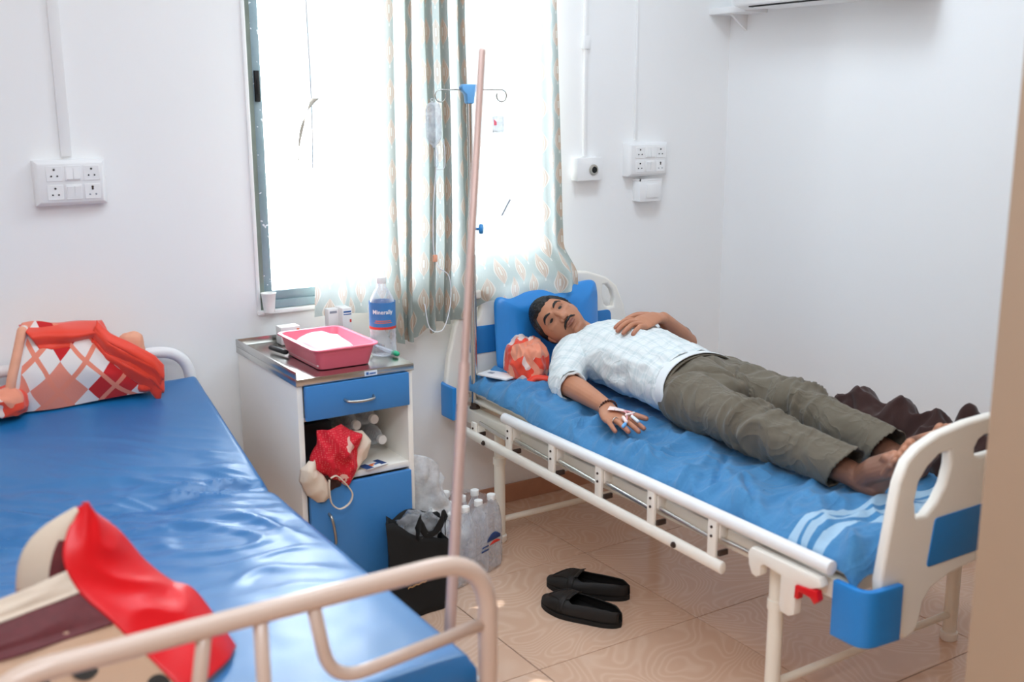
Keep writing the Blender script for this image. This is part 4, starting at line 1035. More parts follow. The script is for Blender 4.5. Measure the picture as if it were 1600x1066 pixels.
obj('grey_lines', MB().bb((1.25, -.1356, CZ+.018), (1.29, -.1347, CZ+.0195)).bb((1.25, -.1356, CZ+.028), (1.285, -.1347, CZ+.0295)).bb((1.25, -.1356, CZ+.038), (1.29, -.1347, CZ+.0395)), M['print_grey'], t)
o = obj('spectacles_case', MB().tube([(1.185, -.20, CZ+.012), (1.20, -.29, CZ+.012)], .010, 12, rb=.008, up=(0, 0, 1), cap='round'), M['shelf_dark'])
tag(o, 'small dark slim case on the steel top left of the pink tray', 'case')

# bottles
def bottle_prof(H, R, neck=.0125):
    p = [(R*.55, 0), (R*.9, .004), (R, .014)]
    n = 7
    for k in range(n):
        z = .03+k*(H*.62-.03)/n; p += [(R, z), (R*.955, z+.008), (R, z+.016)]
    p += [(R*.98, H*.66), (R*.85, H*.74), (R*.58, H*.83), (neck, H*.88), (neck, H*.93)]
    return p
def water_bottle(base, axis, H, R, label, group=None, lab=None, name='water_bottle', bands=True, seg=20):
    t = thing(name, base, label, 'bottle', group)
    obj('bottle_body', MB().lathe(bottle_prof(H, R), base, seg, axis), M['clear'], t, smooth=60)
    ax = V(axis).normalized(); b = V(base)
    obj('cap', MB().lathe([(.0150, H*.925), (.0155, H*.93), (.0155, H*.985), (.0145, H), (.001, H)], b, 18, axis), M['white_cap'], t, smooth=40)
    return t
t = water_bottle((1.468, -.455, CZ), (0, 0, 1), .255, .042, 'clear water bottle with a blue label standing on the cabinet beside the pink tray', name='water_bottle', seg=32)
bx, by = 1.468, -.455
lab = obj('label', MB().lathe([(.0424, .10), (.0424, .178)], (bx, by, CZ), 40, cap=False), M['label_blue'], t, smooth=180)
def bend(R, z0, a0, x, y, z): 
    a = a0+x/R; return V((bx+(R+z)*math.sin(a), by-(R+z)*math.cos(a), z0+y))
text_mesh('Minerally', .0185, M['paper'], 'label_text', lab, (0, 0, 0), (1, 0, 0), (0, 0, 1), bend=lambda x, y, z: bend(.0428, CZ+.148, -.42, x, y, z))
red = MB()
for zz, a, b_ in ((.113, -1.1, .3), (.119, -1.0, .2)):
    red.grid(lambda u, v: bend(.0428, CZ, -.42, (a+.42+(b_-a)*u)*.0428, zz+.0025*v, 0), 12, 1)
obj('label_print', red, M['print_orange'], lab)
obj('label_stripe', MB().lathe([(.0427, .092), (.0427, .1)], (bx, by, CZ), 40, cap=False), M['print_red'], lab)
t = thing('syringe', (1.49, -.50, CZ), 'syringe with a green cap lying by the water bottle', 'syringe')
a, b_ = V((1.488, -.385, CZ+.010)), V((1.493, -.478, CZ+.010))
obj('barrel', MB().tube([a, b_], .007, 14), M['clear'], t)
obj('cap', MB().tube([b_, b_+(b_-a).normalized()*.022], .0085, 14, cap='round'), M['green'], t)
obj('plunger', MB().tube([a, a-(b_-a).normalized()*.03], .004, 10).lathe([(.009, 0), (.009, .002)], a-(b_-a).normalized()*.03, 12, (b_-a)), M['white_gloss'], t)

# things in the open compartment: cloth bag, three bottles, card, dark box
SZ = .479
G = 'bottles lying in the cabinet shelf'
for (x, z, y, lb) in ((1.352, .585, -.505, 'lying water bottle, upper left of the three in the cabinet shelf, cap outwards'), (1.414, .595, -.505, 'lying water bottle, upper right of the three in the cabinet shelf'), (1.440, .522, -.505, 'lying water bottle, lowest of the three on the cabinet shelf board')):
    water_bottle((x-.01, y+.235, z+.002), (.03, -1, .03), .225, .034, lb, G)
o = obj('dark_box', MB().bb((1.145, -.50, SZ+.002), (1.262, -.09, .625)), M['shelf_dark'], bevel=0.004)
tag(o, 'dark box at the left back of the cabinet shelf, behind the cloth bag', 'box')
t = thing('drawstring_bag', (1.24, -.58, SZ), 'red dotted cloth bag with cream lining and strap hanging out of the cabinet shelf', 'cloth bag')
def drape(outline, bulge, seed, amp, y0, fold=None):
    """cloth piece hanging in front of the shelf: outline = left and right edge polylines (x,z) top to bottom"""
    Lp, Rp = outline
    def at(P, k):
        f = k*(len(P)-1); i = min(int(f), len(P)-2); r = f-i; return [P[i][j]*(1-r)+P[i+1][j]*r for j in range(len(P[0]))]
    def f(u, v):
        a, b = at(Lp, v), at(Rp, v); x = a[0]+(b[0]-a[0])*u; z = a[1]+(b[1]-a[1])*u
        e = math.sin(PI*u)**.6*math.sin(PI*min(.98, max(.02, v)))**.4
        y = y0-bulge*e-amp*(ridge((x*16+seed, z*9, seed))-.3)-.5*amp*ridge((x*34, z*20, seed))
        return V((x, y, z))
    return MB().grid(f, 40, 40)
sol = lambda th: [('SOLIDIFY', {'thickness': th, 'offset': 1})]
obj('red_panel', drape(([(1.175, .632), (1.170, .585), (1.150, .545), (1.152, .515), (1.188, .488), (1.245, .455)], [(1.250, .640), (1.285, .612), (1.318, .598), (1.302, .555), (1.297, .500), (1.262, .440)]), .045, 2, .016, -.585), M['redprint'], t, smooth=180, mods=sol(.002))
obj('cream_panel', drape(([(1.285, .612), (1.305, .56), (1.285, .505), (1.262, .455), (1.252, .438)], [(1.325, .604), (1.352, .568), (1.335, .520), (1.29, .470), (1.262, .436)]), .02, 5, .010, -.578), M['linen'], t, smooth=180, mods=sol(.002))
obj('cream_panel', drape(([(1.140, .545), (1.112, .525), (1.106, .490), (1.125, .445), (1.160, .412)], [(1.158, .545), (1.160, .515), (1.182, .492), (1.200, .455), (1.198, .418)]), .030, 7, .010, -.600), M['linen'], t, smooth=180, mods=sol(.002))
obj('inside_lining', drape(([(1.178, .49), (1.186, .47), (1.20, .44)], [(1.235, .492), (1.243, .472), (1.235, .45)]), .0, 4, .006, -.606), M['brown_cloth'], t, smooth=180, mods=sol(.001))
st = bez([(1.188, -.64, .487), (1.185, -.645, .455), (1.192, -.642, .412), (1.218, -.640, .388), (1.250, -.638, .398), (1.262, -.638, .425), (1.250, -.636, .452), (1.228, -.636, .480), (1.212, -.636, .494), (1.194, -.636, .490)], 60)
obj('strap', MB().tube(st, .0022, 8, rb=.0050, up=(0, -1, 0)), M['linen'], t, smooth=180)
t = thing('leaflet', (1.36, -.575, SZ), 'white and blue card with a red mark at the cabinet shelf edge', 'card')
q = Matrix.Rotation(.25, 3, 'Z')
obj('card', MB().box((1.362, -.572, SZ+.004), (.085, .055, .0015), q), M['paper'], t)
obj('blue_corner', MB().box((1.335, -.583, SZ+.0052), (.028, .045, .0008), q).box((1.392, -.562, SZ+.0052), (.020, .045, .0008), q), M['print_navy'], t)
obj('red_mark', MB().box((1.355, -.578, SZ+.0052), (.012, .016, .0008), q).box((1.364, -.570, SZ+.0053), (.016, .007, .0008), q), M['print_orange'], t)
obj('blue_mark', MB().box((1.374, -.572, SZ+.0052), (.016, .010, .0008), q), M['print_blue'], t)

# ================================================================== FLOOR BY THE CABINET
# black tote
t = thing('tote_bag', (1.46, -.62, 0), 'black fabric tote with gold lettering standing in front of the cabinet door', 'tote bag')
def tote_ring(z, k):
    fl = .012*k
    A, B, C_, D = V((1.352-fl, -.725+.02*k)), V((1.555+fl*.2, -.700)), V((1.570, -.605)), V((1.385, -.612))
    out = []
    for p, q in ((A, B), (B, C_), (C_, D), (D, A)):
        for i in range(8): 
            r = p.lerp(q, i/8); out.append(r)
    return [V((p.x+.004*nz((p.x*20, p.y*20, z*8)), p.y+.005*nz((p.x*18, z*9, 2))*1.5, z)) for p in out]
def ztop(p): return .335-.07*smoothstep(1.35, 1.46, p.x)-.03*smoothstep(1.46, 1.56, p.x)+(.06 if p.y > -.64 else 0)*smoothstep(1.40, 1.45, p.x)
rings = []
for k in range(13):
    f_ = k/12; rg = tote_ring(f_*.3, f_); rings.append([V((p.x, p.y, .002+(ztop(p)-.002)*f_)) for p in rg])
obj('body', MB().ring_strip(rings, cap=False).add(rings[0], [tuple(range(len(rings[0])))]), M['black_fabric'], t, smooth=50, mods=[('SOLIDIFY', {'thickness': .003})])
obj('handle', MB().tube(bez([(1.440, -.716, .262), (1.442, -.722, .31), (1.455, -.715, .335), (1.462, -.70, .31), (1.480, -.70, .268), (1.512, -.70, .268), (1.530, -.708, .30), (1.538, -.705, .328), (1.548, -.70, .31), (1.545, -.706, .25)], 50), .0015, 8, rb=.011, up=(0, 0, 1)), M['black_fabric'], t, smooth=180)
text_mesh('Elsar', .042, M['print_gold'], 'lettering', t, (1.428, -.7255, .142), (1, .10, .08), (-.05, 0, 1))
text_mesh('~~~', .040, M['print_gold'], 'lettering', t, (1.432, -.7255, .120), (1, .10, .08), (-.05, 0, 1))
o = obj('plastic_wrap', bundle((1.475, -.655, .27), (.07, .036, .055), None, 4, .016, 24, n=(50, 30)), M['film'], smooth=180, merge=.0004)
tag(o, 'crumpled clear plastic sticking out of the black tote', 'plastic wrap')
# white carrier bag
def carrier(u, v):
    x = 1.508+.135*u*(1-.10*v)+.006*math.sin(v*7); z = .26+.225*v-.105*(u**2.2)*v; 
    return V((x, -.565+.022*math.sin(u*5+v*3)+.02*(ridge((x*16, z*12, 3))-.4), z))
o = obj('carrier_bag', MB().grid(carrier, 36, 40), M['bag_film'], smooth=180, mods=[('SOLIDIFY', {'thickness': .001})])
tag(o, 'white translucent carrier bag bulging up beside the cabinet, behind the black tote', 'plastic bag')
# shrink-wrapped pack of water bottles
th = .38; ax, ay = V((math.cos(th), math.sin(th), 0)), V((-math.sin(th), math.cos(th), 0)); org = V((1.715, -.468, 0))
rowname = ['front', 'middle', 'back']; colname = ['leftmost', 'second from the left', 'second from the right', 'rightmost']
for j in range(3):
    for i in range(4):
        p = org+ax*((i-1.5)*.073)+ay*((j-1)*.073)
        water_bottle((p.x, p.y, .001), (0, 0, 1), .262, .0355, 'water bottle in the shrink-wrapped pack, %s row, %s' % (rowname[j], colname[i]), 'bottles in the shrink-wrapped pack on the floor', seg=14)
def film():
    n = 64; rings = []
    for z, g in ((.0006, -.006), (.02, .003), (.07, .004), (.13, .0035), (.18, .003), (.215, -.004), (.238, -.012), (.252, -.022)):
        ring = []
        hx, hy = .146+g, .110+g
        for k in range(n):
            a = 2*PI*k/n; c_, s_ = math.cos(a), math.sin(a); e = .35
            x = hx*math.copysign(abs(c_)**e, c_); y = hy*math.copysign(abs(s_)**e, s_)
            p = org+ax*x+ay*y; h = .004*(ridge((p.x*22, p.y*22, z*14))-.3)
            d = V((x, y, 0)).normalized(); ring.append(V((p.x, p.y, z))+(ax*d.x+ay*d.y)*h)
        rings.append(ring)
    return MB().ring_strip(rings, cap=False)
o = obj('shrink_wrap', film(), M['film'], smooth=180); tag(o, 'clear shrink film around the water bottle pack on the floor', 'plastic film')
def onpack(x, z, y=-.1165): return org+ax*x+ay*y+V((0, 0, z))
obj('printed_logo', MB().grid(lambda u, v: onpack(.028+.075*u, .120+.028*v*math.sin(PI*(.1+.8*u))), 12, 4), M['print_navy'], o, mods=sol(.0006))
obj('printed_logo', MB().grid(lambda u, v: onpack(.040+.062*u, .106+.012*v*math.sin(PI*(.05+.9*u)), -.1168), 10, 3), M['print_red'], o, mods=sol(.0006))
obj('printed_lines', MB().grid(lambda u, v: onpack(-.005+.04*u, .092+.006*v, -.1168), 4, 1).grid(lambda u, v: onpack(.0+.035*u, .106+.005*v, -.1168), 4, 1), M['print_navy'], o, mods=sol(.0006))

# ---------------------------------------------------------------- shoes
def shoe(name, toe, heel, label, side):
    toe, heel = V(toe), V(heel); L = (toe-heel).length; d = (toe-heel).normalized(); n = V((-d.y, d.x, 0))*side
    t = thing(name, (toe+heel)/2, label, 'shoe', 'pair of black loafers')
    def wdt(k):   # half width along heel(0) -> toe(1)
        return L*(.140+.055*smoothstep(.25, .68, k))*(max(0, 1-((abs(k-.5)/.5)**2.7))**.5) + .001
    def shift(k): return L*.03*math.sin(k*PI)*1
    def ctr(k): return heel+d*(L*k)+n*shift(k)
    def hgt(k): return L*(.225-.0*k)*(1-smoothstep(.30, .62, k)*.10-smoothstep(.70, 1.0, k)*.50-.28*smoothstep(.12, 0, k))
    def upper(k, a):   # a: -1 (left) .. 1 (right) over the vamp
        w_ = wdt(k); h = hgt(k); 
        ang = a*PI/2
        x = math.copysign(abs(math.sin(ang))**.75, a)*w_; z = .014+(h-.014)*abs(math.cos(ang))**.62
        return ctr(k)+n*x+V((0, 0, z))
    # upper with opening: for k<.62 the surface stops at |a|>a0
    def a0(k): return .50*smoothstep(.66, .50, k)*smoothstep(-.01, .09, k)
    mb = MB()
    for s_ in (-1, 1):
        mb.grid(lambda u, v: upper(.012+.976*v, s_*(a0(.012+.976*v)+(1-a0(.012+.976*v))*u)), 14, 50, flip=s_ < 0)
    obj('upper', mb, M['shoe'], t, smooth=180, merge=.0004, mods=[('SOLIDIFY', {'thickness': .0035, 'offset': -1})])
    obj('insole', MB().grid(lambda u, v: ctr(.05+.85*v)+n*(wdt(.05+.85*v)*(u*2-1)*.9)+V((0, 0, .020)), 4, 16), M['shoe_sole'], t)
    rim = [ctr(k/40)+n*wdt(k/40)*1.06 for k in range(41)]+[ctr(k/40)-n*wdt(k/40)*1.06 for k in range(39, 0, -1)]
    obj('sole', MB().ring_strip([[p+V((0, 0, z)) for p in rim] for z in (0, .004, .012, .015)]), M['shoe_sole'], t, smooth=40)
    # strap across the vamp and tongue edge
    obj('strap', MB().grid(lambda u, v: upper(.60+.075*u, -1+2*v)+V((0, 0, .004)), 3, 24), M['shoe'], t, smooth=180, mods=[('SOLIDIFY', {'thickness': .003})])
    obj('tongue', MB().grid(lambda u, v: upper(.56+.05*u, (-.36+.72*v))+V((0, 0, .003+.005*(1-u))), 3, 12), M['shoe'], t, smooth=180, mods=[('SOLIDIFY', {'thickness': .003})])
    seam = [upper(.60+.32*math.sin(PI*k/24), -.55+1.1*k/24)+V((0, 0, .002)) for k in range(25)]
    obj('seam', MB().tube(seam, .0018, 6), M['shoe'], t, smooth=180)
shoe('loafer', (1.925, -.725, 0), (2.082, -.975, 0), 'black loafer on the floor nearer the bed, half behind its partner', 1)
shoe('loafer', (1.835, -.835, 0), (1.938, -1.115, 0), 'black loafer on the floor nearer the camera, overlapping its partner', 1)

# ================================================================== THINGS ON THE LEFT BED
t = thing('folded_blanket', (.59, -.15, .71), 'folded red, pink and white argyle blanket on the head of the left bed', 'blanket')
def lb_front(u, v):
    xb = .385+.40*u; xt = .455+.285*u-.0*u
    zb = lz(-.17)+.008; ztp = .955-.09*smoothstep(.55, 1.0, u)
    x = xb+(xt-xb)*v; z = zb+(ztp-zb)*v
    y = -.17-.055*math.sin(PI*min(1, v*.9+.08))**.8*(1-.35*(2*u-1)**4)+.05*v
    y -= .014*(ridge((x*6+z*4, z*6, 2))-.4); z += .012*math.sin(u*7+1)*(v**2)-.006*math.sin(u*5)*(1-v); x += .008*nz((z*12, u*3, 5)); return V((x, y, z))
fr = MB().grid(lb_front, 60, 40, uvf=lambda u, v: (.40*u+.035, .25*v+.02+.03*math.sin(u*3)))
obj('argyle_face', fr, M['argyle'], t, smooth=180, fixn=False)
def lb_body(c, s_): return V((c[0], c[1], c[2]))
prof = []
mb = MB()
def ring_at(u):
    p = [lb_front(u, k/10) for k in range(11)]
    top = p[-1]; bot = p[0]
    back = [V((top.x, -.098, top.z-.01)), V((top.x, -.092, (top.z+bot.z)/2)), V((bot.x, -.095, bot.z))]
    return [q+V((0, .004, 0)) for q in p]+back
mb.ring_strip([ring_at(k/30) for k in range(31)])
obj('blanket_fold', mb, M['peach_cloth'], t, smooth=180)
def cuff(u, v):     # red border lying over the top front
    x = .445+.235*u; z0 = .955-.012*u; d = .075*(1-abs(u-.35)*.25)*v
    y = -.165-.035*math.sin(PI*min(1, v+.18))-.012*(ridge((x*9, v*2, 4))-.3)
    return V((x+.035*v*(1-u)*1.2, y+.075*(1-v)**2, z0+.006*math.sin(v*3)-d+.012*u*v))
obj('red_border', MB().grid(cuff, 40, 20), M['orange_cloth'], t, smooth=180, mods=sol(.004))
def strip2(k0, w_, y_, seed):
    def f(u, v):
        c = [V((.655, y_+.02, .955)), V((.685, y_-.01, .915)), V((.735, y_-.03, .885)), V((.805, y_-.03, .835)), V((.835, y_-.02, .795))]
        ff = u*(len(c)-1); i = min(int(ff), len(c)-2); p = c[i].lerp(c[i+1], ff-i)
        return p+V((-.02*v, -.022*math.sin(PI*v)-.006*ridge((u*3, v*3+seed, seed)), -(w_*v)*(.6+.4*u)+.010*math.sin(v*12)*u+k0))
    return MB().grid(f, 30, 16)
obj('red_border', strip2(.0, .062, -.175, 1), M['orange_cloth'], t, smooth=180, mods=sol(.004))
obj('red_border', strip2(-.045, .060, -.165, 6), M['red_bag'] if 0 else M['orange_cloth'], t, smooth=180, mods=sol(.004))
obj('red_corner', bundle((.775, -.17, .755), (.035, .035, .04), None, 9, .010, 22, n=(40, 24)), M['orange_cloth'], t, smooth=180, merge=.0004)
obj('peach_end', bundle((.76, -.12, .845), (.04, .03, .05), None, 14, .008, 13, n=(40, 24)), M['peach_cloth'], t, smooth=180, merge=.0004)
for k in range(4):
    obj('folded_edge', MB().tube(bez([(.392+.016*k, -.165+.012*k, .725), (.398+.014*k, -.195+.012*k, .80), (.425+.010*k, -.175+.012*k, .88), (.448+.006*k, -.150+.012*k, .945)], 20), .014, 10, rb=.020, up=(0, -1, 0), cap='round'), M['peach_cloth'] if k != 1 else M['argyle'], t, smooth=180)
o = obj('patterned_shawl', bundle((.375, -.185, .745), (.055, .05, .04), None, 21, .014, 18, n=(50, 30)), M['fleece'], smooth=180, merge=.0004)
tag(o, 'small crumpled multicoloured shawl left of the argyle blanket, at the photo edge', 'shawl')

# shopping bag in the foreground
t = thing('shopping_bag', (.3, -1.58, .56), 'cream and maroon shopping bag with glossy red side on the foot of the left bed', 'shopping bag')
Lc = [V((.330, -1.52, .866)), V((.293, -1.555, .800)), V((.305, -1.585, .735)), V((.355, -1.63, .672)), V((.41, -1.68, .60)), V((.45, -1.73, .548))]
Rc = [V((.340, -1.505, .868)), V((.402, -1.50, .800)), V((.448, -1.50, .725)), V((.490, -1.52, .680)), V((.530, -1.54, .655)), V((.585, -1.60, .548))]
def at(P, k):
    f = k*(len(P)-1); i = min(int(f), len(P)-2); r = f-i
    a, b, c, d = P[max(i-1, 0)], P[i], P[i+1], P[min(i+2, len(P)-1)]
    return 0.5*((2*b)+(c-a)*r+(2*a-5*b+4*c-d)*r*r+(3*b-a-3*c+d)*r**3)
def gus(u, v):
    p = at(Lc, v).lerp(at(Rc, v), u); w_ = math.sin(PI*u)
    return p+V((.012, -.020, .010))*w_+V((0, -.010, .004))*(ridge((u*2.2, v*4.5, 3))-.4)*w_
obj('red_side', MB().grid(gus, 24, 60), M['red_bag'], t, smooth=180, mods=sol(.002))
At = [V((.06, -1.46, .70)), V((-.02, -1.50, .70)), V((-.05, -1.55, .68)), V((-.08, -1.60, .64)), V((-.10, -1.66, .59)), V((-.12, -1.71, .548))]
def panel(v0, v1, off=0.0, bulge=.02):
    return MB().grid(lambda u, v: at(At, v0+(v1-v0)*v).lerp(at(Lc, v0+(v1-v0)*v), u)+V((0, -bulge*math.sin(PI*u)-off, off*.6))+V((0, -.006, 0))*nz((u*4, v*3, 1)), 30, 24)
M['bag_cream'] = pmat('bag_cream_print', srgb(190, 152, 122), 0.5, var=0.1, vscale=8)
M['bag_maroon'] = pmat('bag_maroon_print', srgb(96, 30, 34), 0.55, var=0.35, vscale=60)
M['bag_white'] = pmat('bag_white_print', srgb(214, 196, 176), 0.5, var=0.05)
M['bag_dark'] = pmat('bag_dark_print', srgb(40, 32, 24), 0.6, var=0.2)
obj('front_panel', panel(.38, 1.0), M['bag_cream'], t, smooth=180, mods=sol(.002))
obj('white_band', panel(.30, .42, .004), M['bag_white'], t, smooth=180, mods=sol(.002))
obj('maroon_band', panel(.42, .60, .003), M['bag_maroon'], t, smooth=180, mods=sol(.002))
def backflap(u, v):
    a = V((.215, -1.50, .720)).lerp(V((.330, -1.515, .866)), v)+V((-.03*math.sin(PI*v), 0, .02*math.sin(PI*v))); b = V((.30, -1.56, .735)).lerp(V((.330, -1.522, .864)), v)
    return a.lerp(b, u)+V((0, -.012*math.sin(PI*u), 0))
obj('back_flap', MB().grid(backflap, 12, 24), M['bag_white'], t, smooth=180, mods=sol(.002))
obj('flap_print', MB().grid(lambda u, v: backflap(.55+.4*u, .05+.55*v)+V((0, -.004, 0)), 6, 12), M['bag_maroon'], t, smooth=180)
for (u, v, r) in ((.80, .72, .026), (.62, .80, .034), (.50, .83, .03), (.36, .86, .034), (.95, .90, .022), (.84, .95, .03), (.2, .9, .03)):
    c = at(At, v).lerp(at(Lc, v), u); nrm = V((.12, -.75, .62)).normalized()
    obj('dark_motif', MB().lathe([(r, 0), (r, .001), (.001, .0012)], c+V((0, -.02*math.sin(PI*u), 0))+nrm*.004, 18, nrm), M['bag_dark'], t, smooth=None)
o = obj('red_package', bundle((.10, -1.40, .625), (.10, .07, .075), None, 31, .010, 8, n=(50, 30)), M['red_bag'], smooth=180, merge=.0004)
tag(o, 'glossy red package at the left photo edge, behind the shopping bag', 'package')
# ================================================================== THE MAN LYING ON THE BED
man = thing('person', (2.40, -.95, .60), 'dark-haired moustached man in checked shirt and olive trousers lying barefoot on the right bed', 'person')
Hc = V((2.275, -.290, .790))
tocam = (CAM_LOC-Hc).normalized()
HF = (tocam+.22*(IR*.55+IU*.83)+.24*(-IR*.84+IU*.54)).normalized()          # face forward
HU = (-IR*.84+IU*.54); HU = (HU-HF*HU.dot(HF)).normalized()   # crown direction
HS = HU.cross(HF)                                         # the man's left
def H(s_, u, f): return Hc+HS*s_+HU*u+HF*f
def headpt(d):
    """d = unit direction in (side, up, forward) -> local point of the bare head"""
    s_, u, f = d
    w_ = .074; hgt = .118; dep = .096
    p = V((s_*w_, u*hgt, f*dep))
    k = smoothstep(.02, -.95, u)
    front = smoothstep(-.2, .5, f)
    p.x *= 1-.26*k*k*(.5+.5*front)                        # jaw narrows
    if u < 0: p.z *= 1-.10*k*(1-front)
    if u < -.1 and f < 0: p.z *= 1-.35*k                 # nape
    p.z += .006*smoothstep(.3, 1, -u)*front               # chin forward
    if f > 0: p.z *= 1-.10*smoothstep(.35, 1, abs(s_))*0+0; p.z -= .012*f*smoothstep(0, .8, abs(s_))*0
    if f > .2: p.x *= 1+.05*(1-k)
    return p
body = MB()
def headgrid(fn, n=64, m=44):
    def f(a, b):
        th = 2*PI*a; ph = PI*(b*.98+.01)
        d = V((math.sin(ph)*math.sin(th), math.cos(ph), math.sin(ph)*math.cos(th))); q = fn(d); return H(q.x, q.y, q.z)
    rings = [[f(i/n, j/m) for i in range(n)] for j in range(m+1)]
    return rings
body.ring_strip(headgrid(headpt))
# facial masses
def cap(pts, r, seg=12, rb=None, up=None): body.tube([H(*p) for p in pts], r, seg, rb=rb, up=up, cap='round')
cap([(0, .022, .086), (0, .004, .098), (0, -.016, .110), (0, -.024, .112)], [.0075, .0085, .0105, .0105])     # nose bridge to tip
for q in (-1, 1):
    body.sphere(H(q*.012, -.025, .100), .0095, 12, 8)                                                            # nostril wings
    cap([(q*.012, .030, .089), (q*.030, .034, .084), (q*.046, .026, .072)], [.0085, .009, .008])                 # brow ridge
    cap([(q*.030, -.006, .076), (q*.046, -.004, .064)], [.014, .014])                                            # cheekbone
    body.tube([H(q*.073, .012, .004), H(q*.077, -.006, .0), H(q*.073, -.026, .002)], [.012, .014, .008], 12, rb=[.006]*3, up=HS, cap='round')  # ear
cap([(-.020, -.0505, .086), (-.008, -.047, .095), (0, -.0485, .096), (.008, -.047, .095), (.020, -.0505, .086)], [.003, .0048, .0046, .0048, .003])
cap([(-.017, -.055, .087), (0, -.058, .0945), (.017, -.055, .087)], [.003, .0058, .003])
cap([(-.012, -.088, .080), (.012, -.088, .080)], .015)
# neck
NB = V((2.395, -.385, .700))
body.tube([H(0, -.045, -.012), H(0, -.085, -.006).lerp(NB, .25), NB, NB+V((.03, -.08, -.02))], [.056, .053, .058, .075], 20, cap='round')
# torso and pelvis (under the clothes)
tor = [((2.40, -.37, .70), .115, .060), ((2.40, -.43, .70), .165, .082), ((2.395, -.55, .698), .160, .098), ((2.40, -.70, .682), .145, .098), ((2.42, -.86, .652), .148, .090), ((2.43, -.98, .640), .150, .085)]
body.tube([p for p, a, b in tor], [a for p, a, b in tor], 28, rb=[b for p, a, b in tor], up=(0, 0, 1), cap='round')
R_SH, R_EL, R_WR = V((2.262, -.415, .692)), V((2.128, -.545, .628)), V((2.112, -.795, .606))
L_SH, L_EL, L_WR = V((2.540, -.400, .715)), V((2.742, -.470, .690)), V((2.545, -.560, .818))
def limb(pts, rs, **k): body.tube(bez(pts, 8*(len(pts)-1)), [rs[min(int(i/8), len(rs)-2)]*(1-(i % 8)/8)+rs[min(int(i/8)+1, len(rs)-1)]*((i % 8)/8) if i < 8*(len(pts)-1) else rs[-1] for i in range(8*(len(pts)-1)+1)], 18, cap='round', **k)
limb([R_SH, R_EL], [.050, .040]); limb([L_SH, L_EL], [.050, .040])
limb([R_EL, R_EL.lerp(R_WR, .35)+V((0, 0, .004)), R_WR], [.040, .040, .0265])
limb([L_EL, L_EL.lerp(L_WR, .35), L_WR], [.039, .038, .026])
HIPR, HIPL = V((2.335, -.94, .640)), V((2.540, -.885, .645))
KR, KL = V((2.275, -1.325, .640)), V((2.535, -1.245, .652))
AR, AL = V((2.302, -1.668, .592)), V((2.520, -1.630, .596))
limb([HIPR, KR, KR.lerp(AR, .35), AR], [.070, .050, .050, .034]); limb([HIPL, KL, KL.lerp(AL, .35), AL], [.070, .050, .050, .034])
# feet: heel on the sheet, toes up
def foot(A, heel, ball, toe, side, n_up):
    A, heel, ball, toe = V(A), V(heel), V(ball), V(toe)
    body.tube([A, A.lerp(heel, .55), heel], [.036, .036, .030], 16, cap='round')
    body.tube([A.lerp(heel, .3), A.lerp(ball, .5), ball], [.036, .036, .040], 18, rb=[.034, .030, .020], up=n_up, cap='round')
    body.tube([heel, heel.lerp(ball, .5), ball], [.028, .030, .038], 18, rb=[.024, .020, .017], up=n_up, cap='round')
    lat = V(side).normalized(); dr = (toe-ball).normalized()
    for k, (off, L, r) in enumerate(((-.030, .040, .0135), (-.009, .036, .0098), (.007, .032, .0092), (.021, .026, .0088), (.033, .020, .0085))):
        b = ball+lat*off; L2 = (toe-ball).length/.04*L
        body.tube([b-dr*.01, b+dr*L2*.6, b+dr*L2+V((0, -.004, 0))], [r, r*.95, r], 12, cap='round')
# right foot rolls outwards towards the camera; left one stands up behind it
RB, RT = V((2.282, -1.805, .668)), V((2.276, -1.832, .714))
foot(AR, (2.315, -1.725, .572), RB, RT, (-.72, .10, -.55), (.45, .60, -.60))
LB, LT = V((2.503, -1.785, .695)), V((2.497, -1.806, .742))
foot(AL, (2.545, -1.690, .574), LB, LT, (.85, -.25, .20), (0, .75, -.65))
# right hand flat on the sheet
def finger(p, r): body.tube(bez(p, 10), [r[0]+(r[1]-r[0])*i/len(bez(p, 10)) for i in range(len(bez(p, 10)))], 12, cap='round')
zz = .592
body.tube([R_WR, V((2.092, -.835, .603)), V((2.070, -.885, .600)), V((2.062, -.915, .597))], [.027, .035, .041, .038], 20, rb=[.022, .019, .0165, .013], up=(0, 0, 1), cap='round')
F = {'pinky': [(2.036, -.890, .598), (2.027, -.920, .600), (2.019, -.948, .592), (2.017, -.966, .584)],
     'ring': [(2.050, -.900, .600), (2.046, -.940, .604), (2.044, -.975, .595), (2.044, -.998, .586)],
     'middle': [(2.068, -.905, .600), (2.069, -.948, .605), (2.071, -.990, .595), (2.072, -1.014, .586)],
     'index': [(2.084, -.900, .600), (2.092, -.940, .605), (2.100, -.978, .595), (2.104, -1.000, .587)]}
for k, p in F.items(): finger(p, (.0105, .0078) if k != 'pinky' else (.0092, .0070))
finger([(2.100, -.850, .600), (2.128, -.872, .602), (2.152, -.905, .597), (2.168, -.932, .592)], (.0135, .0088))
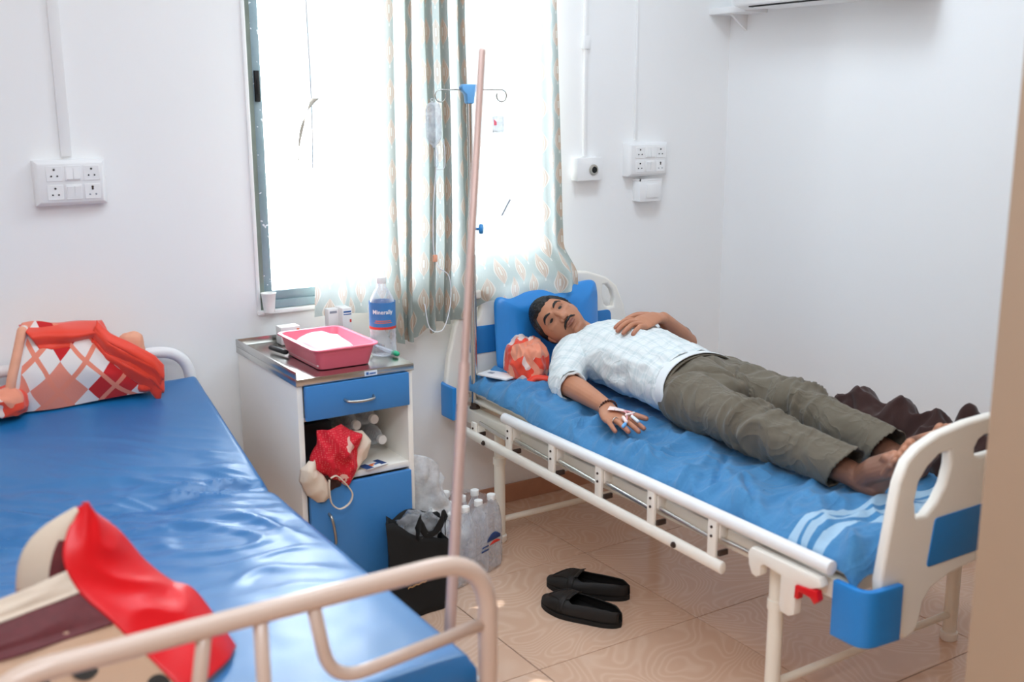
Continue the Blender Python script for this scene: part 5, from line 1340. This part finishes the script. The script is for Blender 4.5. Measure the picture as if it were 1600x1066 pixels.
# left hand resting on the chest, fingers towards the collar
PL = V((2.395, -.575, .826))
body.tube([L_WR, V((2.495, -.575, .832)), V((2.435, -.590, .826)), V((2.405, -.598, .818))], [.025, .032, .040, .036], 20, rb=[.021, .017, .015, .012], up=(.1, -.25, 1), cap='round')
LF = {'index': [(2.420, -.562, .826), (2.380, -.556, .830), (2.345, -.560, .822), (2.322, -.566, .812)],
      'middle': [(2.412, -.582, .824), (2.368, -.584, .830), (2.330, -.592, .820), (2.306, -.598, .808)],
      'ring': [(2.408, -.602, .820), (2.366, -.610, .826), (2.332, -.620, .816), (2.310, -.626, .804)],
      'pinky': [(2.410, -.620, .814), (2.378, -.632, .819), (2.352, -.642, .810), (2.336, -.648, .801)]}
for k, p in LF.items(): finger(p, (.0105, .0080))
finger([(2.480, -.555, .838), (2.448, -.530, .838), (2.415, -.522, .828), (2.392, -.524, .818)], (.0125, .0088))
bm_ = remesh(body, .0027, 2, .4)
# carve eye sockets, mouth line; colour the skin
col = bm_.color_attributes.new('tint', 'FLOAT_COLOR', 'POINT')
Minv = Matrix((HS, HU, HF))
tips = [V(p[-1]) for p in list(F.values())+list(LF.values())]+[V((2.168, -.932, .592)), V((2.392, -.524, .818))]
for v_ in bm_.vertices:
    r = g = b = 0.0; dlt = v_.co-Hc
    if dlt.length < .16:
        l = Minv @ dlt
        if l.z > .03:
            for q in (-1, 1):
                d2 = ((l.x-q*.031)/.019)**2+((l.y-.012)/.0105)**2
                e = math.exp(-d2); v_.co -= HF*(.0085*e); g = max(g, .55*e)
                d3 = ((l.x-q*.006)/.004)**2+((l.y+.033)/.003)**2; v_.co -= HF*.002*math.exp(-d3)*(1 if l.z > .085 else 0)
            m = math.exp(-((l.y+.0525+.0012*math.cos(l.x*200))/.0022)**2)*smoothstep(.024, .018, abs(l.x)); v_.co -= HF*(.0032*m)
            lip = math.exp(-(((l.y+.0535)/.0085)**2+((l.x)/.021)**2)**2); r = max(r, .8*lip)
            g = max(g, .30*smoothstep(-.055, -.085, l.y)*smoothstep(.0, .06, l.z), .9*m*.8)
            g = max(g, .35*math.exp(-(((l.y+.062)/.022)**2+(l.x/.035)**2)**2))
    if v_.co.y < -1.5: b = .75*smoothstep(.705, .675, v_.co.z)
    for tp in tips:
        d = (v_.co-tp).length
        if d < .03: r = max(r, .5*(1-d/.03))
    col.data[v_.index].color = (r, g, b, 1)
bm_.materials.append(M['skin'])
bodyo = obj('body', bm_, M['skin'], man, smooth=180, fixn=False)

# eyes: almond patches with iris, lids and lashes as thin dark lines
def face_z(s_, u):
    d = V((s_/.077, u/.118, 0)); f = math.sqrt(max(0.0, 1-d.x**2-d.y**2)); return f*.096
for q in (-1, 1):
    ec = (q*.031, .012)
    base = .0695
    def lens(a, b): return H(ec[0]+a, ec[1]+b, base+.0058-.9*(a*a+b*b)/.03*.35-q*a*.18)
    e = obj('eye', MB().grid(lambda u, v: lens((u-.5)*.027, (v-.5)*.0130*math.sin(PI*(.04+.92*u))**.8+.0008), 16, 8), M['eye_white'], man, smooth=180, mods=[('SOLIDIFY', {'thickness': .001})])
    ia = -.0030+.0005*q
    c = lens(ia, .0010)
    obj('iris', MB().lathe([(.0052, 0), (.0050, .0008), (.001, .0010)], c+HF*.0004, 16, HF), M['iris'], e)
    up_ = [lens((k/12-.5)*.030, .0056*math.sin(PI*(.04+.92*k/12))**.8+.0006)+HF*.0010 for k in range(13)]
    obj('eyelashes', MB().tube(up_, [.0009+.0016*math.sin(PI*k/12) for k in range(13)], 6, cap='round'), M['hair'], e, smooth=180)
    lid = [lens((k/12-.5)*.032, .0088*math.sin(PI*(.04+.92*k/12))**.8+.0012)+HF*.0002 for k in range(13)]
    obj('eyelid', MB().tube(lid, [.0010+.0012*math.sin(PI*k/12) for k in range(13)], 8, cap='round'), M['skin'], e, smooth=180)
    low = [lens((k/12-.5)*.030, -.0060*math.sin(PI*(.04+.92*k/12))**.8)+HF*.0002 for k in range(13)]
    obj('eyelid', MB().tube(low, [.0006+.0008*math.sin(PI*k/12) for k in range(13)], 8, cap='round'), M['skin'], e, smooth=180)
def strands(name, pts, r, rb, seed=0):
    P = [H(*p) for p in pts]; P = bez(P, 20); n = len(P)
    rr = [r*(math.sin(PI*(.06+.88*i/(n-1))))**.5 for i in range(n)]
    mb = MB().tube(P, rr, 12, rb=[rb]*n, up=HF, cap='round')
    mb.v = [tuple(V(v_)+V((nz(V(v_)*500), nz(V(v_)*500+V((7, 0, 0))), nz(V(v_)*500+V((0, 7, 0)))))*.0012) for v_ in mb.v]
    return obj(name, mb, M['hair'], man, smooth=180)
for q in (-1, 1):
    strands('eyebrow', [(q*.013, .029, .0975), (q*.026, .0345, .0945), (q*.039, .035, .0870), (q*.052, .026, .0740)], .0050, .0024)
strands('moustache', [(-.032, -.0495, .0815), (-.022, -.0430, .0915), (-.009, -.0395, .0990), (0, -.0410, .1000), (.009, -.0395, .0990), (.022, -.0430, .0915), (.032, -.0495, .0815)], .0046, .0024)
# hair: a cap over the skull with a clean hairline
def hairpt(d):
    s_, u, f = d
    p = headpt(d)
    fr = smoothstep(-.25, .55, f)
    line = .56*fr+(-.22)*(1-fr)-.35*smoothstep(.55, .95, abs(s_))*fr*(1-smoothstep(.3, .8, f)*.6)-.25*smoothstep(-.3, -.9, f)
    line += .04*nz((s_*6, f*6, 1))
    k = smoothstep(line-.03, line+.09, u)
    thick = -.006+k*(.0135+.002*smoothstep(.2, .9, u))
    thick += .0028*(ridge((s_*16, u*5+f*6, f*12))-.4)*k+.0018*nz((s_*40, u*20, f*30))*k
    return p+d*thick
hm = MB().ring_strip(headgrid(hairpt, 160, 110))
obj('hair', hm, M['hair'], man, smooth=180)

# ---------------------------------------------------------------- clothes
def cloth_from(mb, voxel, it, cuts, disp, uvf, name, mat, mods=()):
    me = remesh(mb, voxel, it, .5)
    bm = bmesh.new(); bm.from_mesh(me); bm.normal_update()
    kill = [f for f in bm.faces if any(c(f.calc_center_median()) for c in cuts)]
    bmesh.ops.delete(bm, geom=kill, context='FACES')
    nn = {v_: v_.normal.copy() for v_ in bm.verts}
    for v_ in bm.verts: v_.co += nn[v_]*disp(v_.co)
    uvl = bm.loops.layers.uv.new('UVMap')
    for f in bm.faces:
        for lp in f.loops: lp[uvl].uv = uvf(lp.vert.co)
    bm.to_mesh(me); bm.free(); me.materials.append(mat)
    return obj(name, me, mat, man, smooth=180, mods=mods)
tubev = lambda mb, pts, rs, rb=None, up=None, seg=26: mb.tube(pts, rs, seg, rb=rb, up=up, cap='round')
sh = MB()
st_ = [((2.40, -.335, .690), .085, .050), ((2.40, -.365, .700), .150, .076), ((2.400, -.42, .702), .188, .094), ((2.397, -.52, .700), .182, .110), ((2.397, -.64, .690), .168, .113), ((2.403, -.76, .676), .164, .110), ((2.418, -.88, .660), .170, .104), ((2.425, -.95, .655), .172, .100)]
tubev(sh, [p for p, a, b in st_], [a for p, a, b in st_], [b for p, a, b in st_], (0, 0, 1), 40)
SE = R_EL+(R_EL-R_SH).normalized()*.0
cuffR = R_EL.lerp(R_WR, .16)
tubev(sh, [R_SH, R_SH.lerp(R_EL, .5)+V((-.004, .004, .01)), R_EL+V((-.002, .0, .004)), cuffR, R_EL.lerp(R_WR, .30)], [.074, .067, .058, .054, .052])
tubev(sh, [L_SH, L_SH.lerp(L_EL, .5), L_EL, L_EL.lerp(L_WR, .2)], [.072, .062, .052, .048])
def in_cuff(c):
    d = (R_WR-R_EL); k = (c-R_EL).dot(d)/d.length_squared; rad = (c-(R_EL+d*k)).length
    return .14 < k < 1.2 and rad < .075 and c.x < 2.2
def in_cuffL(c):
    d = (L_WR-L_EL); k = (c-L_EL).dot(d)/d.length_squared; rad = (c-(L_EL+d*k)).length; return k > .10 and k < 1.3 and rad < .062 and c.x > 2.5 and c.z > .70
def hemline(c): return c.y < -.905+.035*smoothstep(.60, .74, c.z)+.0*c.x
def collar(c): return (c-NB).length < .062 and c.z > .70 and c.y > -.415
def shirt_disp(p):
    d = .0012
    s_ = V((p.x*7+p.y*4, p.y*8, p.z*8)); d += .011*(ridge(s_+V((nz(p*5), 0, 0)))-.45)
    d += .006*(ridge((p.x*16+p.y*8, p.y*16-p.x*8, p.z*14))-.4)
    if p.y < -.60: d += .0035*(ridge((p.x*26, p.y*5, p.z*18))-.4)
    return d if p.z > .60 else d*.3
def shirt_uv(p):
    if p.x < 2.235 and p.y > -.68:
        a = (R_EL-R_SH).normalized(); k = (p-R_SH).dot(a); return (k, (p-R_SH).cross(a).z*.9+p.z*.6)
    return (p.x+(p.z-.7)*.25, p.y)
shirt = cloth_from(sh, .0052, 5, [in_cuff, in_cuffL, hemline, collar], shirt_disp, shirt_uv, 'shirt', M['plaid'], [('SOLIDIFY', {'thickness': .0022, 'offset': 1})])
# rolled cuff and plain hem band
def ring_on(A, B, k, r, rr, name, mat, par, tilt=V((0, 0, 0)), seg=28):
    d = (B-A).normalized()+tilt; d.normalize(); c = A.lerp(B, k)
    u = d.cross(V((0, 0, 1))).normalized(); w_ = d.cross(u)
    pts = [c+u*r*math.cos(2*PI*i/seg)+w_*r*math.sin(2*PI*i/seg)+V((0, 0, .003*math.sin(i*1.7))) for i in range(seg)]
    return obj(name, MB().tube(pts, rr, 10, loop=True), mat, par, smooth=180)
ring_on(R_EL, R_WR, .13, .0525, .0062, 'rolled_cuff', M['plaid'], shirt)
ring_on(R_EL, R_WR, .06, .0545, .0085, 'rolled_cuff', M['plaid'], shirt)
# collar
cpts = [NB+V((.058*math.cos(a), -.012+.046*math.sin(a), .010+.030*math.sin(a)*-1*0+.022*math.cos(a*2)*0)) for a in [PI*2*k/24 for k in range(24)]]
# undershirt hem band visible between shirt and trousers
hb = MB(); 
def hemring(y, g, k=0): 
    return [V((2.420+(.172+g)*math.cos(a), y+.030*max(0, math.sin(a)), .659+(.104+g)*math.sin(a))) for a in [2*PI*i/48 for i in range(48)]]
obj('hem_band', MB().ring_strip([hemring(-.800, .001), hemring(-.83, .0045), hemring(-.87, .006), hemring(-.915, .0075), hemring(-.930, .0070)], cap=False), M['shirt_plain'], shirt, smooth=180, mods=sol(.002))
# buttons placket
tr = MB()
pel = [((2.425, -.85, .655), .160, .097), ((2.432, -.94, .648), .178, .103), ((2.436, -1.01, .640), .168, .092)]
tubev(tr, [p for p, a, b in pel], [a for p, a, b in pel], [b for p, a, b in pel], (0, 0, 1), 40)
CR, CLf = V((2.296, -1.640, .606)), V((2.515, -1.600, .610))
tubev(tr, bez([HIPR+V((0, .02, .002)), HIPR.lerp(KR, .4), KR, KR.lerp(CR, .5), CR, CR+(CR-KR).normalized()*.06], 20), [.094-.034*smoothstep(0, 11, i)+.004*smoothstep(12, 20, i) for i in range(21)], [.088-.026*smoothstep(0, 11, i) for i in range(21)], (0, 0, 1), 28)
tubev(tr, bez([HIPL+V((0, .02, .002)), HIPL.lerp(KL, .4), KL, KL.lerp(CLf, .5), CLf, CLf+(CLf-KL).normalized()*.06], 20), [.094-.034*smoothstep(0, 11, i)+.004*smoothstep(12, 20, i) for i in range(21)], [.088-.026*smoothstep(0, 11, i) for i in range(21)], (0, 0, 1), 28)
dR = (CR-KR).normalized(); dL = (CLf-KL).normalized()
def cutR(c): return c.x < 2.41 and (c-CR).dot(dR) > -.004+.5*(c.z-.60)
def cutL(c): return c.x >= 2.41 and (c-CLf).dot(dL) > -.004+.4*(c.z-.60)
def top(c): return c.y > -.868
def tdisp(p):
    K = KR if p.x < 2.41 else KL
    d = .0
    kn = math.exp(-((p.y-K.y)/.13)**2)
    low = smoothstep(-1.35, -1.5, p.y)
    s_ = (p.x-K.x)
    d += kn*.024*(max(0, ridge((p.y*13+s_*10, s_*5+p.z*3-p.y*4, 2 if K is KR else 6)))**1.7-.30)
    d += kn*.007*(ridge((p.y*30-s_*14, s_*9, 4))-.4)
    hp = math.exp(-((p.y+1.0)/.12)**2)
    d += hp*.018*(ridge((p.x*8+p.y*3, p.y*9-p.x*6, 1))-.45)
    d += .007*(ridge((p.x*6, p.y*4, p.z*6+3))-.45)+.004*(ridge((p.x*9+p.y*12, p.y*14, p.z*8))-.45)
    # pressed crease along the shin
    C_ = CR if p.x < 2.41 else CLf
    t_ = (p.y-K.y)/(C_.y-K.y); cx_ = K.x+(C_.x-K.x)*t_
    if t_ > .1 and p.z > .6: d += .010*smoothstep(.1, .5, t_)*math.exp(-((p.x-cx_+.004)/.009)**2)
    # fly and groin folds
    if p.y > -1.10 and p.z > .66: d -= .010*math.exp(-((p.x-2.445+.12*(p.y+1.0))/.008)**2)
    for q in (-1, 1):
        A = V((2.44, -1.06)); Bp = V((2.44+q*.14, -.93)); P2 = V((p.x, p.y)); tt = max(0, min(1, (P2-A).dot(Bp-A)/(Bp-A).length_squared)); dd = (P2-(A+(Bp-A)*tt)).length
        if p.z > .65: d -= .008*math.exp(-(dd/.009)**2)
    return d if p.z > base_z(p.y)+.012 else min(d, 0)*.3
trs = cloth_from(tr, .0052, 3, [cutR, cutL, top], tdisp, lambda p: (p.x, p.y), 'trousers', M['trouser'], [('SOLIDIFY', {'thickness': .0022, 'offset': 1})])
def wring(y, g): return [V((2.428+(.166+g)*math.cos(a), y+.030*max(0, math.sin(a)), .653+(.099+g)*math.sin(a))) for a in [2*PI*i/48 for i in range(48)]]
obj('waistband', MB().ring_strip([wring(-.885, .004), wring(-.925, .010), wring(-.935, .0095)], cap=False), M['trouser'], trs, smooth=180, mods=sol(.003))
for a in (2.0, 1.65, .8):
    p = V((2.428+.180*math.cos(a), -.925+.030*max(0, math.sin(a)), .653+.113*math.sin(a)))
    obj('belt_loop', MB().tube([p+V((0, .018, -.002)), p+V((0, -.012, -.001))], .0035, 8, rb=.002, up=(0, 0, 1)), M['trouser'], trs)
# hidden-side pocket seam on the near hip
pk_ = [V((2.275, -.965, .738)), V((2.262, -1.00, .728)), V((2.250, -1.045, .712))]

# wrist beads, tape and cannula, ring
bd = None
br = MB(); nb = 20
wc = V((2.109, -.808, .606)); wd = V((-.12, -1, .0)).normalized(); wu = wd.cross(V((0, 0, 1))).normalized(); ww = V((0, 0, 1))
bracelet = obj('bracelet', MB().tube([wc+wu*.0305*math.cos(2*PI*i/24)+ww*.0255*math.sin(2*PI*i/24) for i in range(24)], .0012, 6, loop=True), M['bead'], man, smooth=180)
for i in range(nb):
    a = 2*PI*i/nb; obj('bead', MB().sphere(wc+wu*.0315*math.cos(a)+ww*.0265*math.sin(a), .0046, 8, 6), M['bead'], bracelet, smooth=180)
def tapepiece(cx, cy, w_, h_, rot):
    def f(u, v):
        a, b = (u-.5)*w_, (v-.5)*h_; x = cx+a*math.cos(rot)-b*math.sin(rot); y = cy+a*math.sin(rot)+b*math.cos(rot)
        k = (x-2.072)/.040; return V((x, y, .6255-.006*k*k-.004*smoothstep(-.88, -.92, y)))
    return f
tp = MB()
for a in ((2.080, -.866, .046, .022, .75), (2.096, -.872, .022, .044, .75), (2.096, -.893, .042, .020, -.5)): tp.grid(tapepiece(*a), 6, 6)
obj('medical_tape', tp, M['tape'], man, smooth=180, mods=sol(.0012))
ca = obj('cannula', MB().tube(bez([(2.098, -.885, .618), (2.096, -.915, .621), (2.074, -.950, .622), (2.058, -.972, .618)], 12), .0022, 8, cap='round').tube(bez([(2.103, -.893, .618), (2.105, -.925, .623), (2.094, -.955, .622)], 12), .0026, 8, cap='round'), M['cannula'], man, smooth=180)
obj('wing', MB().tube([(2.073, -.948, .624), (2.108, -.944, .624)], .0040, 10, cap='round'), M['tape'], ca, smooth=180)
obj('port', MB().tube([(2.088, -.960, .619), (2.085, -.992, .612)], .0055, 12, cap='round'), M['white_gloss'], ca, smooth=180)
obj('port', MB().tube([(2.060, -.950, .618), (2.052, -.976, .612)], .0058, 12, cap='round'), M['tape'], ca, smooth=180)
obj('port_cap', MB().tube([(2.046, -.978, .606), (2.034, -.984, .602)], .0058, 12, cap='round'), M['light_blue_plastic'], ca, smooth=180)
obj('ring', MB().tube([V((2.0455+.0112*math.cos(a), -.930, .604+.0112*math.sin(a))) for a in [2*PI*i/16 for i in range(16)]], .0016, 6, loop=True), M['steel'], man, smooth=180)
